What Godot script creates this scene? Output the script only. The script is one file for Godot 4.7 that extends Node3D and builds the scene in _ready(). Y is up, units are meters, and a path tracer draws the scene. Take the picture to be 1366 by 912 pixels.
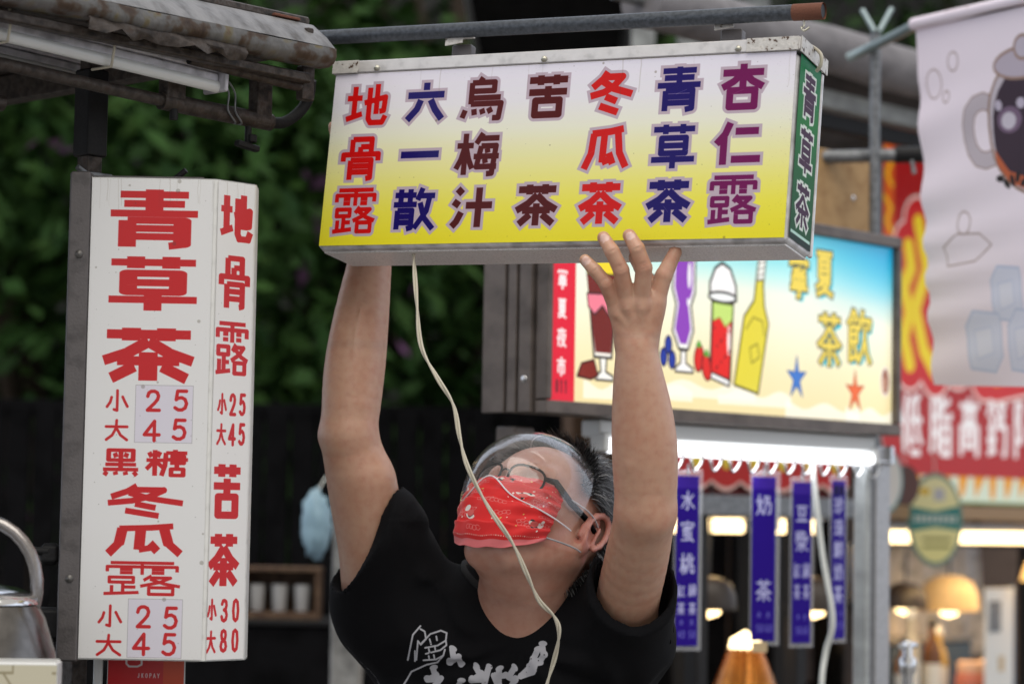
extends Node3D
# A market lane by day: a man under a hanging light box, stalls around him, trees behind.

var mats := {}
var taken := {}
var rng := RandomNumberGenerator.new()


# ---------------------------------------------------------------- meshes
class Shape:
	var v := PackedVector3Array()
	var n := PackedVector3Array()
	var uv := PackedVector2Array()
	var c := PackedColorArray()
	var i := PackedInt32Array()
	var tint := Color.WHITE

	func vert(p: Vector3, nn: Vector3, t := Vector2.ZERO) -> int:
		v.append(p); n.append(nn); uv.append(t); c.append(tint)
		return v.size() - 1

	func tri(a: int, b: int, d: int) -> void:
		if (v[b] - v[a]).cross(v[d] - v[a]).dot(n[a] + n[b] + n[d]) > 0.0:
			i.append_array([a, d, b])
		else:
			i.append_array([a, b, d])

	func quad(a: int, b: int, d: int, e: int) -> void:
		tri(a, b, d); tri(a, d, e)

	func flat(p: Array, two := false) -> void:
		# convex polygon with its own normal, counter-clockwise seen from the front
		var nn: Vector3 = (p[1] - p[0]).cross(p[2] - p[0]).normalized()
		var f := []
		for q in p: f.append(vert(q, nn))
		for k in range(1, p.size() - 1): tri(f[0], f[k], f[k + 1])
		if two:
			var b: Array = p.duplicate(); b.reverse()
			flat(b)

	func panel(o: Vector3, x: Vector3, y: Vector3) -> void:
		# a rectangle from its lower left corner, with the texture laid over it
		var nn := x.cross(y).normalized()
		quad(vert(o, nn, Vector2(0, 1)), vert(o + x, nn, Vector2(1, 1)), vert(o + x + y, nn, Vector2(1, 0)), vert(o + y, nn, Vector2(0, 0)))

	func box(at: Vector3, size: Vector3, bevel := 0.003, turn := Basis.IDENTITY) -> Shape:
		var h := size * 0.5
		bevel = minf(bevel, minf(h.x, minf(h.y, h.z)) * 0.6)
		var id := {}
		for ax in 3:
			for s in [-1, 1]:
				for a in [-1, 1]:
					for b in [-1, 1]:
						var q := Vector3.ZERO
						var u := (ax + 1) % 3
						var w := (ax + 2) % 3
						q[ax] = s * h[ax]; q[u] = a * (h[u] - bevel); q[w] = b * (h[w] - bevel)
						var nn := Vector3.ZERO; nn[ax] = s
						var sg := [0, 0, 0]; sg[ax] = s; sg[u] = a; sg[w] = b
						id[[ax, sg[0], sg[1], sg[2]]] = vert(at + turn * q, turn * nn, Vector2(0.5 + a * 0.5, 0.5 - b * 0.5))
		for ax in 3:
			var u := (ax + 1) % 3
			var w := (ax + 2) % 3
			for s in [-1, 1]:
				var g := []
				for k in [[-1, -1], [1, -1], [1, 1], [-1, 1]]:
					var sg := [0, 0, 0]; sg[ax] = s; sg[u] = k[0]; sg[w] = k[1]
					g.append(id[[ax, sg[0], sg[1], sg[2]]])
				quad(g[0], g[1], g[2], g[3])
			for s in [-1, 1]:
				for t in [-1, 1]:
					var e := []
					for k in [-1, 1]:
						var sg := [0, 0, 0]; sg[ax] = k; sg[u] = s; sg[w] = t
						e.append(id[[u, sg[0], sg[1], sg[2]]]); e.append(id[[w, sg[0], sg[1], sg[2]]])
					quad(e[0], e[2], e[3], e[1])
		for x in [-1, 1]:
			for y in [-1, 1]:
				for z in [-1, 1]:
					tri(id[[0, x, y, z]], id[[1, x, y, z]], id[[2, x, y, z]])
		return self

	func tube(path: Array, radius: Variant, sides := 12, caps := true, squash := 1.0) -> Shape:
		var up := Vector3.UP
		var rings := []
		var along := 0.0
		for k in path.size():
			var d: Vector3 = (path[mini(k + 1, path.size() - 1)] - path[maxi(k - 1, 0)]).normalized()
			if k == 0:
				up = Vector3.UP if absf(d.y) < 0.9 else Vector3.RIGHT
			else:
				along += (path[k] - path[k - 1]).length()
			var x := d.cross(up).normalized()
			var y := x.cross(d).normalized()
			up = y
			var r: float = radius[k] if radius is Array else radius
			var ring := []
			for s in sides + 1:
				var a := TAU * s / sides
				var o := x * cos(a) + y * sin(a) * squash
				ring.append(vert(path[k] + o * r, o.normalized(), Vector2(float(s) / sides, along)))
			rings.append(ring)
		for k in rings.size() - 1:
			for s in sides:
				quad(rings[k][s], rings[k][s + 1], rings[k + 1][s + 1], rings[k + 1][s])
		if caps:
			for e in [0, path.size() - 1]:
				var d: Vector3 = (path[0] - path[1]).normalized() if e == 0 else (path[e] - path[e - 1]).normalized()
				var m := vert(path[e], d)
				var f := []
				for s in sides + 1: f.append(vert(v[rings[e][s]], d))
				for s in sides: tri(m, f[s], f[s + 1])
		return self

	func lathe(profile: Array, at := Transform3D.IDENTITY, seg := 24) -> Shape:
		# profile: Vector2(radius, height) from one end to the other
		var rings := []
		for k in profile.size():
			var d: Vector2 = (profile[mini(k + 1, profile.size() - 1)] - profile[maxi(k - 1, 0)]).normalized()
			var ring := []
			for s in seg + 1:
				var a := TAU * s / seg
				var o := Vector3(cos(a), 0, sin(a))
				ring.append(vert(at * (o * profile[k].x + Vector3.UP * profile[k].y), (at.basis * (o * d.y - Vector3.UP * d.x)).normalized(), Vector2(float(s) / seg, float(k) / (profile.size() - 1))))
			rings.append(ring)
		for k in rings.size() - 1:
			for s in seg:
				quad(rings[k][s], rings[k][s + 1], rings[k + 1][s + 1], rings[k + 1][s])
		return self

	func prism(poly: Array, depth: float, at := Transform3D.IDENTITY) -> Shape:
		# a flat outline (x, y) given thickness along z, centred
		var p := PackedVector2Array(poly)
		var t := Geometry2D.triangulate_polygon(p)
		for s in [-1, 1]:
			var nn := at.basis * Vector3(0, 0, s)
			var f := []
			for q in p: f.append(vert(at * Vector3(q.x, q.y, s * depth * 0.5), nn.normalized(), q))
			for k in range(0, t.size(), 3): tri(f[t[k]], f[t[k + 1]], f[t[k + 2]])
		var turn := 1.0 if Geometry2D.is_polygon_clockwise(p) else -1.0
		for k in p.size():
			var a := p[k]
			var b := p[(k + 1) % p.size()]
			var e := (b - a).normalized()
			var nn := (at.basis * (Vector3(-e.y, e.x, 0) * turn)).normalized()
			quad(vert(at * Vector3(a.x, a.y, -depth * 0.5), nn), vert(at * Vector3(b.x, b.y, -depth * 0.5), nn), vert(at * Vector3(b.x, b.y, depth * 0.5), nn), vert(at * Vector3(a.x, a.y, depth * 0.5), nn))
		return self

	func sheet(rows: Array, two_sided := 0.0, uvs := true) -> Shape:
		# grid of points; smooth normals; two_sided gives it thickness
		var h := rows.size()
		var w: int = rows[0].size()
		for side in ([0, 1] if two_sided > 0.0 else [0]):
			var f := []
			for y in h:
				var line := []
				for x in w:
					var dx: Vector3 = rows[y][mini(x + 1, w - 1)] - rows[y][maxi(x - 1, 0)]
					var dy: Vector3 = rows[mini(y + 1, h - 1)][x] - rows[maxi(y - 1, 0)][x]
					var nn := dy.cross(dx).normalized()
					line.append(vert(rows[y][x] + (nn * -two_sided if side else Vector3.ZERO), -nn if side else nn, Vector2(float(x) / (w - 1), float(y) / (h - 1)) if uvs else Vector2.ZERO))
				f.append(line)
			for y in h - 1:
				for x in w - 1: quad(f[y][x], f[y][x + 1], f[y + 1][x + 1], f[y + 1][x])
		return self

	func mesh() -> ArrayMesh:
		var a := []
		a.resize(Mesh.ARRAY_MAX)
		a[Mesh.ARRAY_VERTEX] = v; a[Mesh.ARRAY_NORMAL] = n; a[Mesh.ARRAY_TEX_UV] = uv; a[Mesh.ARRAY_COLOR] = c; a[Mesh.ARRAY_INDEX] = i
		var m := ArrayMesh.new()
		m.add_surface_from_arrays(Mesh.PRIMITIVE_TRIANGLES, a)
		return m


func shape() -> Shape:
	return Shape.new()


func beam(a: Vector3, b: Vector3, w: float, h: float, bevel := 0.002) -> Shape:
	# a bar of rectangular section from a to b
	var d := (b - a).normalized()
	var x := d.cross(Vector3.UP).normalized() if absf(d.y) < 0.95 else Vector3.RIGHT
	var y := x.cross(d).normalized()
	return Shape.new().box((a + b) * 0.5, Vector3(w, h, (b - a).length()), bevel, Basis(x, y, -d))


func numbered(called: String) -> String:
	taken[called] = taken.get(called, -1) + 1
	return called if taken[called] == 0 else "%s_%03d" % [called, taken[called]]


func metas(o: Node3D, label: String, category: String, group := "", kind := "") -> Node3D:
	if label: o.set_meta("label", label)
	if category: o.set_meta("category", category)
	if group: o.set_meta("group", group)
	if kind: o.set_meta("kind", kind)
	return o


func thing(called: String, label: String, category: String, at := Vector3.ZERO, turn := Vector3.ZERO, group := "") -> Node3D:
	var o := Node3D.new()
	o.name = numbered(called)
	add_child(o)
	o.position = at
	o.rotation_degrees = turn
	return metas(o, label, category, group)


func part(called: String, s: Variant, m: Material, parent: Node3D) -> MeshInstance3D:
	var o := MeshInstance3D.new()
	o.mesh = s.mesh() if s is Shape else s
	o.material_override = m
	o.name = called
	parent.add_child(o, true)
	return o


func solo(called: String, s: Variant, m: Material, label: String, category: String, at := Vector3.ZERO, turn := Vector3.ZERO, group := "") -> MeshInstance3D:
	# a thing that is one mesh
	var o := part(numbered(called), s, m, self)
	o.position = at
	o.rotation_degrees = turn
	metas(o, label, category, group)
	return o


func setting(called: String, s: Variant, m: Material, at := Vector3.ZERO) -> MeshInstance3D:
	var o := part(numbered(called), s, m, self)
	o.position = at
	o.set_meta("kind", "structure")
	return o


func copy(o: Node3D, label := "") -> Node3D:
	var r: Node3D = o.duplicate()
	r.name = numbered(String(o.name).trim_suffix("_000"))
	add_child(r)
	if label: r.set_meta("label", label)
	return r


# ---------------------------------------------------------------- materials
func noise_map(freq: float, stops: Array, sd: int, size := 512, kind := FastNoiseLite.TYPE_SIMPLEX_SMOOTH, octaves := 4) -> NoiseTexture2D:
	var f := FastNoiseLite.new()
	f.seed = sd; f.frequency = freq; f.noise_type = kind; f.fractal_octaves = octaves
	var t := NoiseTexture2D.new()
	t.width = size; t.height = size; t.seamless = true; t.noise = f
	var g := Gradient.new()
	g.offsets = PackedFloat32Array(); g.colors = PackedColorArray()
	for s in stops: g.add_point(s[0], s[1])
	while g.get_point_count() > stops.size(): g.remove_point(0)
	t.color_ramp = g
	return t


func mat(called: String, col: Color, rough := 0.6, metal := 0.0) -> StandardMaterial3D:
	var m := StandardMaterial3D.new()
	m.resource_name = called
	m.albedo_color = col.linear_to_srgb()  # real-world base colours in linear values
	m.roughness = rough; m.metallic = metal
	mats[called] = m
	return m


func worn(m: StandardMaterial3D, tex: Texture2D, per_metre := 2.0, bump: Texture2D = null, bump_cm := 0.05, local := false) -> StandardMaterial3D:
	m.albedo_texture = tex
	m.uv1_triplanar = true
	m.uv1_world_triplanar = not local
	m.uv1_scale = Vector3.ONE * per_metre
	if bump:
		m.heightmap_enabled = true; m.heightmap_texture = bump; m.heightmap_scale = bump_cm
	return m


func grey(k: float) -> Color:
	return Color(k, k, k)


func make_materials() -> void:
	var dirt := noise_map(0.012, [[0.0, grey(0.62)], [0.42, grey(0.9)], [0.62, grey(1.0)], [1.0, grey(0.86)]], 3)
	var fine := noise_map(0.06, [[0.0, grey(0.75)], [0.5, grey(1.0)], [1.0, grey(0.82)]], 8)
	var relief := noise_map(0.09, [[0.0, grey(0)], [1.0, grey(1)]], 5)
	var spots := noise_map(0.035, [[0.0, Color(0.2, 0.13, 0.09)], [0.24, Color(0.4, 0.3, 0.24)], [0.29, grey(0.9)], [0.75, grey(1.0)], [1.0, Color(0.8, 0.78, 0.74)]], 21)
	mats.relief = relief; mats.fine = fine; mats.dirt = dirt; mats.spots = spots
	worn(mat("aluminium", Color(0.46, 0.455, 0.46), 0.42, 0.75), fine, 3.0, relief, 0.01, true)
	worn(mat("brown_aluminium", Color(0.15, 0.125, 0.112), 0.5, 0.3), dirt, 2.0, relief, 0.01)
	worn(mat("rail_metal", Color(0.62, 0.6, 0.59), 0.42, 0.55), noise_map(0.02, [[0.0, grey(0.84)], [0.4, grey(0.96)], [1.0, grey(1.0)]], 33), 3.0, relief, 0.015, true)
	worn(mat("chipped_metal", Color(0.55, 0.53, 0.5), 0.55, 0.35), spots, 4.0, relief, 0.03, true)
	worn(mat("dark_pipe", Color(0.075, 0.085, 0.1), 0.5, 0.5), noise_map(0.05, [[0.0, grey(0.55)], [0.55, grey(0.9)], [0.8, grey(1.0)], [1.0, grey(1.0)]], 12), 5.0, relief, 0.04, true)
	worn(mat("rust", Color(0.16, 0.06, 0.035), 0.9, 0.1), fine, 9.0, relief, 0.08, true)
	worn(mat("galvanised", Color(0.22, 0.23, 0.24), 0.5, 0.6), noise_map(0.03, [[0.0, grey(0.6)], [0.5, grey(0.95)], [1.0, grey(1.0)]], 14, 512, FastNoiseLite.TYPE_CELLULAR, 2), 4.0, relief, 0.03)
	worn(mat("grimy_steel", Color(0.065, 0.055, 0.05), 0.6, 0.35), noise_map(0.025, [[0.0, grey(0.4)], [0.45, Color(0.85, 0.8, 0.75)], [0.62, grey(1.0)], [1.0, Color(0.8, 0.62, 0.5)]], 15), 4.0, relief, 0.05, true)
	worn(mat("gutter_paint", Color(0.2, 0.195, 0.195), 0.55, 0.3), noise_map(0.02, [[0.0, Color(0.42, 0.36, 0.3)], [0.3, grey(0.74)], [0.55, grey(0.92)], [1.0, grey(1.0)]], 16), 3.0, relief, 0.06, true)
	worn(mat("gutter_lip", Color(0.19, 0.185, 0.18), 0.55, 0.2), noise_map(0.013, [[0.0, Color(0.36, 0.24, 0.17)], [0.26, Color(0.6, 0.48, 0.38)], [0.38, grey(0.78)], [0.58, grey(0.88)], [0.72, Color(0.86, 0.8, 0.6)], [0.84, Color(0.8, 0.6, 0.52)], [1.0, Color(0.7, 0.45, 0.4)]], 17), 3.0, relief, 0.06, true)
	worn(mat("white_fixture", Color(0.5, 0.49, 0.53), 0.45), dirt, 3.0, null, 0.0, true)
	worn(mat("black_steel", Color(0.014, 0.014, 0.015), 0.55), fine, 4.0, relief, 0.03)
	mats.black_steel.metallic_specular = 0.3
	worn(mat("sign_plastic", Color(0.7, 0.7, 0.68), 0.35), noise_map(0.016, [[0.0, grey(0.86)], [0.35, grey(0.97)], [1.0, grey(1.0)]], 22), 3.0, null, 0.0, true)
	worn(mat("channel_metal", Color(0.11, 0.1, 0.1), 0.5, 0.35), noise_map(0.012, [[0.0, grey(0.78)], [0.5, grey(0.97)], [1.0, grey(1.0)]], 23), 4.0, relief, 0.03, true)
	for k in ["gutter_lip", "gutter_paint"]: mats[k].uv1_scale = Vector3(2.4, 2.4, 2.4)
	mat("bolt", Color(0.12, 0.115, 0.11), 0.45, 0.7)
	mat("screw", Color(0.4, 0.39, 0.33), 0.35, 0.85)
	mat("chrome", Color(0.6, 0.6, 0.6), 0.14, 1.0)
	worn(mat("steel_pot", Color(0.15, 0.14, 0.13), 0.24, 0.95), dirt, 4.0, null, 0.0, true)
	worn(mat("cord", Color(0.52, 0.48, 0.38), 0.5), fine, 20.0)
	mat("white_cable", Color(0.62, 0.64, 0.6), 0.45)
	worn(mat("concrete", Color(0.28, 0.28, 0.27), 0.9), dirt, 1.5, relief, 0.2)
	worn(mat("paving", Color(0.35, 0.34, 0.33), 0.9), noise_map(0.2, [[0.0, grey(0.6)], [1.0, grey(1.0)]], 31), 1.0, relief, 0.3)
	worn(mat("plywood", Color(0.42, 0.26, 0.11), 0.7), noise_map(0.02, [[0.0, Color(0.7, 0.62, 0.5)], [0.5, grey(0.95)], [1.0, grey(1.0)]], 32), 2.0, relief, 0.03)
	worn(mat("dark_canvas", Color(0.015, 0.015, 0.016), 0.9), dirt, 1.5)
	mats.dark_canvas.metallic_specular = 0.15
	worn(mat("grey_canvas", Color(0.19, 0.18, 0.19), 0.75), dirt, 1.5, relief, 0.1)
	worn(mat("pale_steel", Color(0.36, 0.38, 0.38), 0.6), dirt, 1.2, relief, 0.05)
	worn(mat("black_shutter", Color(0.006, 0.006, 0.007), 0.85), dirt, 1.0)
	mats.black_shutter.metallic_specular = 0.15
	worn(mat("bark", Color(0.07, 0.05, 0.035), 0.95), dirt, 3.0, relief, 1.0)
	var leaf := mat("leaf", Color(0.9, 0.9, 0.9), 0.6)
	leaf.vertex_color_use_as_albedo = true
	leaf.metallic_specular = 0.15
	leaf.backlight_enabled = true
	leaf.backlight = Color(0.35, 0.4, 0.2)
	worn(mat("wood", Color(0.13, 0.08, 0.045), 0.7), noise_map(0.02, [[0.0, Color(0.6, 0.5, 0.42)], [1.0, grey(1.0)]], 41), 3.0)
	mat("cup_white", Color(0.4, 0.4, 0.4), 0.4)
	mat("white_ceramic", Color(0.62, 0.63, 0.62), 0.3)
	worn(mat("white_cloth", Color(0.55, 0.54, 0.56), 0.9), dirt, 2.0)
	mat("black_plastic", Color(0.012, 0.012, 0.012), 0.4)
	worn(mat("black_knit", Color(0.008, 0.008, 0.009), 0.95), fine, 30.0)
	mat("lamp_black", Color(0.03, 0.02, 0.014), 0.45)
	mat("lamp_beige", Color(0.5, 0.38, 0.22), 0.6)
	mats.lamp_beige.backlight_enabled = true
	mats.lamp_beige.backlight = Color(0.22, 0.19, 0.14)


func glow(called: String, col: Color, energy: float) -> StandardMaterial3D:
	var m := mat(called, Color(0.7, 0.7, 0.7), 0.4)
	m.emission_enabled = true
	m.emission = col
	m.emission_energy_multiplier = energy
	return m


func pane(called: String, col: Color, alpha: float, rough := 0.03) -> StandardMaterial3D:
	var m := mat(called, col, rough)
	m.transparency = BaseMaterial3D.TRANSPARENCY_ALPHA
	m.albedo_color.a = alpha
	return m


# ---------------------------------------------------------------- lettering
# Each sign is a list of strokes in a box of 100 by 100; @ sets another sign into part of the box (left top right bottom).
const STROKES := {
	"口": "8 8 92 8 92 92 8 92 8 8",
	"日": "12 5 88 5 88 95 12 95 12 5/12 50 88 50",
	"月": "20 6 20 70 8 98/20 6 85 6 85 90 68 94/20 36 85 36/20 64 85 64",
	"艹": "2 50 98 50/30 5 30 95/70 5 70 95",
	"木": "5 30 95 30/50 2 50 98/46 34 30 62 6 84/54 34 72 62 95 84",
	"糸": "50 2 14 24 54 36/84 16 14 52 96 50/76 42 96 58/50 54 50 98/24 66 6 90/78 66 98 86",
	"王": "6 12 94 12/10 46 90 46/50 12 50 80/2 86 98 78",
	"女": "44 4 30 50 98 92/84 28 60 66 6 96/2 32 98 32",
	"宀": "50 0 50 40/6 96 6 44 94 44 94 96",
	"心": "22 26 14 90/36 18 38 92 66 96 72 60/48 4 56 40/80 20 90 84",
	"雨": "10 8 90 8/6 76 6 38 94 38 94 76/50 8 50 98/22 58 38 58/22 84 38 84/62 58 78 58/62 84 78 84",
	"地": "2 34 38 34/20 6 20 78/2 84 40 72/44 46 94 34 92 66 82 68/56 10 56 84 62 94 90 94 97 78/74 2 74 74",
	"骨": "28 4 74 4 74 40/28 4 28 40/48 22 74 22/48 22 48 40/8 56 8 40 92 40 92 56/26 54 26 100/26 54 76 54 76 96 66 98/26 68 76 68/26 82 76 82",
	"露": "@雨 0 0 100 40/@口 6 46 42 64/26 62 26 92/26 77 42 77/12 72 12 96/2 98 46 93/62 42 52 56/60 48 86 48 72 62 48 74/60 52 78 66 98 74/@口 56 76 92 100",
	"六": "50 4 50 22/6 34 94 34/38 46 30 68 8 94/62 46 74 70 92 94",
	"一": "4 50 96 50",
	"散": "4 18 54 18/18 4 18 40/40 4 40 40/2 40 56 40/12 54 12 98/12 54 46 54 46 94 36 97/12 68 46 68/12 82 46 82/68 2 58 30/64 20 98 20/86 20 80 56 54 96/64 36 76 72 98 98",
	"烏": "46 0 40 10/22 12 74 12 74 32 22 32/22 12 22 62/22 48 90 48/22 62 92 62 88 96 74 96/10 76 4 94/30 74 32 88/48 74 52 86/64 72 70 84",
	"梅": "@木 0 0 42 100/60 2 46 26/56 14 98 14/58 32 50 80 96 80/58 32 92 32 86 96 74 97/42 56 100 56/72 38 74 48/68 62 70 72",
	"汁": "14 6 26 18/6 36 20 46/6 96 16 84 26 62/36 46 98 46/66 4 66 98",
	"苦": "@艹 4 0 96 26/6 42 94 42/50 28 50 62/22 62 78 62 78 96 22 96 22 62",
	"茶": "@艹 5 0 95 26/50 26 30 46 4 62/50 26 70 46 96 62/18 62 82 62/50 46 50 98/36 72 12 94/64 72 90 94",
	"冬": "40 2 30 18 8 38/36 14 74 14 56 36 34 50 4 58/30 24 56 42 98 56/38 60 64 72/26 82 68 98",
	"瓜": "88 4 60 10 18 14/22 14 18 60 4 96/46 14 44 82/44 82 66 72/58 60 68 86/76 10 82 60 98 94",
	"青": "50 0 50 42/14 9 86 9/18 25 82 25/4 42 96 42/22 54 22 100/22 54 80 54 80 95 66 98/22 68 80 68/22 82 80 82",
	"草": "@艹 4 0 96 24/24 32 76 32 76 66 24 66 24 32/24 49 76 49/4 80 96 80/50 66 50 100",
	"杏": "6 20 94 20/50 0 50 54/46 24 30 40 6 54/54 24 70 40 94 54/@口 18 58 82 102",
	"仁": "32 2 22 28 4 50/20 34 20 98/44 22 94 22/38 86 100 86",
	"小": "50 4 50 92 36 88/24 34 18 56 4 76/74 32 84 52 96 74",
	"大": "4 34 96 34/50 4 48 40 32 74 6 96/52 44 68 74 96 96",
	"黑": "18 6 82 6 82 42 18 42 18 6/50 6 50 76/34 16 38 32/66 16 62 32/10 58 90 58/4 76 96 76/14 84 8 98/36 84 38 96/62 84 64 96/84 84 92 98",
	"糖": "8 10 14 28/34 8 28 28/2 40 42 40/22 2 22 98/20 44 2 74/24 44 42 68/70 0 70 10/48 12 98 12/48 12 46 60 38 98/58 24 90 24 90 50 58 50/52 37 100 37/74 14 74 66/@口 58 70 92 98",
	"寧": "@宀 0 0 100 22/@心 10 22 90 40/18 46 82 46 82 64 18 64 18 46/40 46 40 64/60 46 60 64/4 76 96 76/52 76 52 97 38 95",
	"夏": "8 6 92 6/50 6 46 18/24 18 76 18 76 58 24 58 24 18/24 31 76 31/24 44 76 44/40 60 28 74 8 84/36 68 76 68 58 86 10 98/36 72 60 88 96 98",
	"夜": "50 0 50 12/6 16 94 16/28 22 20 44 4 62/18 44 18 98/56 24 48 44 36 62/54 36 88 36 78 64 62 84 38 98/54 52 64 58/50 60 70 84 98 98",
	"市": "50 0 50 14/6 22 94 22/20 40 20 84/20 40 80 40 80 82 68 82/50 22 50 100",
	"飲": "26 2 16 18 2 30/28 4 48 24/22 22 34 22/12 34 42 34 42 60 12 60/12 47 42 47/12 34 12 94 40 86/28 64 46 94/66 2 60 22 50 38/62 20 98 20 92 38/76 28 74 56 62 80 46 98/76 56 84 80 100 98",
	"水": "50 2 50 94 38 92/6 30 38 30 28 58 4 84/90 20 62 44/54 34 70 64 98 86",
	"蜜": "@宀 0 0 100 22/@心 10 22 90 40/82 26 18 46/24 54 76 54 76 72 24 72 24 54/50 46 50 92/8 94 86 90/76 82 92 99",
	"桃": "@木 0 0 40 100/58 4 56 60 40 94/76 4 76 82 82 92 96 92 98 78/44 26 54 40/40 66 56 54/96 22 82 40/80 52 98 66",
	"紅": "@糸 0 0 42 100/52 18 96 18/74 18 74 86/48 86 100 86",
	"綠": "@糸 0 0 42 100/66 2 60 20/58 10 88 10 84 28/52 28 92 28/48 40 100 40/74 40 74 92 64 92/54 48 60 56/50 80 66 64/94 46 84 56/82 62 98 82",
	"奶": "@女 0 0 44 100/52 12 84 12 78 44 96 44 92 90 76 92/64 14 62 60 46 96",
	"豆": "8 8 92 8/24 24 76 24 76 54 24 54 24 24/30 64 36 84/70 64 64 84/4 92 96 92",
	"漿": "8 4 8 24 24 24/28 2 28 54/6 36 28 36/10 36 6 54/52 2 40 18/50 8 74 8 44 34/84 24 84 48 76 48/40 36 98 36/54 40 62 48/50 54 50 98 42 96/12 66 40 66 30 80 8 96/86 58 62 72/54 64 70 82 96 96",
	"珍": "@王 0 0 42 100/70 0 58 22 42 38/70 0 82 20 100 34/74 28 54 44/80 44 54 66/88 62 46 96",
	"珠": "@王 0 0 42 100/58 4 50 28/56 18 94 18/44 44 100 44/72 0 72 98/68 48 58 70 42 86/76 48 86 70 100 86",
	"鮮": "20 2 6 20/18 10 36 10 28 22/8 24 42 24 42 60 8 60 8 24/25 24 25 60/8 42 42 42/8 72 2 92/18 72 20 90/30 72 34 88/42 70 48 86/62 2 68 16/88 2 82 16/54 22 98 22/58 44 94 44/52 66 100 66/76 22 76 100",
	"低": "28 2 18 30 2 52/18 36 18 98/88 4 44 14/44 14 44 84/44 44 98 44/70 10 74 50 84 74 96 84/40 86 64 74/44 98 90 98",
	"脂": "@月 0 2 42 98/92 6 54 22/54 2 54 32 60 38 92 38 96 28/@日 50 50 96 100",
	"高": "50 0 50 10/4 14 96 14/28 24 72 24 72 40 28 40 28 24/10 98 10 50 90 50 90 94 78 96/32 62 68 62 68 82 32 82 32 62",
	"鈣": "24 2 4 28/24 2 46 26/14 34 36 34/6 50 44 50/24 34 24 88/10 62 14 78/40 60 34 78/4 92 46 86/54 10 98 10/74 10 74 40/74 26 92 26/56 24 56 46 96 46 92 92 78 94",
	"阝": "10 2 10 98/10 4 40 4 28 34 42 54 36 70 18 66",
	"0": "50 3 26 12 16 50 26 88 50 97 74 88 84 50 74 12 50 3",
	"1": "26 22 54 4 54 98",
	"2": "16 28 22 12 36 4 56 3 74 10 82 26 76 44 58 62 16 96 88 96",
	"3": "18 20 30 6 52 4 74 10 80 26 70 42 46 47 74 54 84 72 74 90 48 97 24 92 14 78",
	"4": "66 98 66 4 8 70 94 70",
	"5": "82 4 28 4 20 46 34 38 54 36 74 44 84 64 76 86 56 96 34 96 14 86",
	"6": "78 10 50 4 24 24 16 60 26 88 50 97 76 88 84 68 74 50 50 44 26 54",
	"7": "14 4 86 4 46 98",
	"8": "50 47 28 40 20 24 28 9 50 4 72 9 80 24 72 40 50 47 24 57 14 75 24 91 50 97 76 91 86 75 76 57 50 47",
	"J": "70 4 70 78 58 94 36 96 20 82",
	"K": "20 2 20 98/80 4 22 56/40 42 84 98",
	"O": "50 3 22 16 12 50 22 84 50 97 78 84 88 50 78 16 50 3",
	"P": "20 98 20 4 62 4 82 16 82 40 62 52 20 52",
	"A": "8 98 50 2 92 98/24 64 76 64",
	"Y": "8 2 50 52 92 2/50 52 50 98",
}


func strokes(sign: String, x0: float, y0: float, x1: float, y1: float) -> Array:
	var out := []
	for s in STROKES[sign].split("/"):
		if s.begins_with("@"):
			var q: PackedStringArray = s.substr(1).split(" ")
			var w := (x1 - x0) / 100.0
			var h := (y1 - y0) / 100.0
			out.append_array(strokes(q[0], x0 + float(q[1]) * w, y0 + float(q[2]) * h, x0 + float(q[3]) * w, y0 + float(q[4]) * h))
			continue
		var f: PackedFloat64Array = s.split_floats(" ")
		var line := PackedVector2Array()
		for k in range(0, f.size(), 2):
			line.append(Vector2(lerpf(x0, x1, f[k] / 100.0), lerpf(y0, y1, f[k + 1] / 100.0)))
		out.append(line)
	return out


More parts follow.
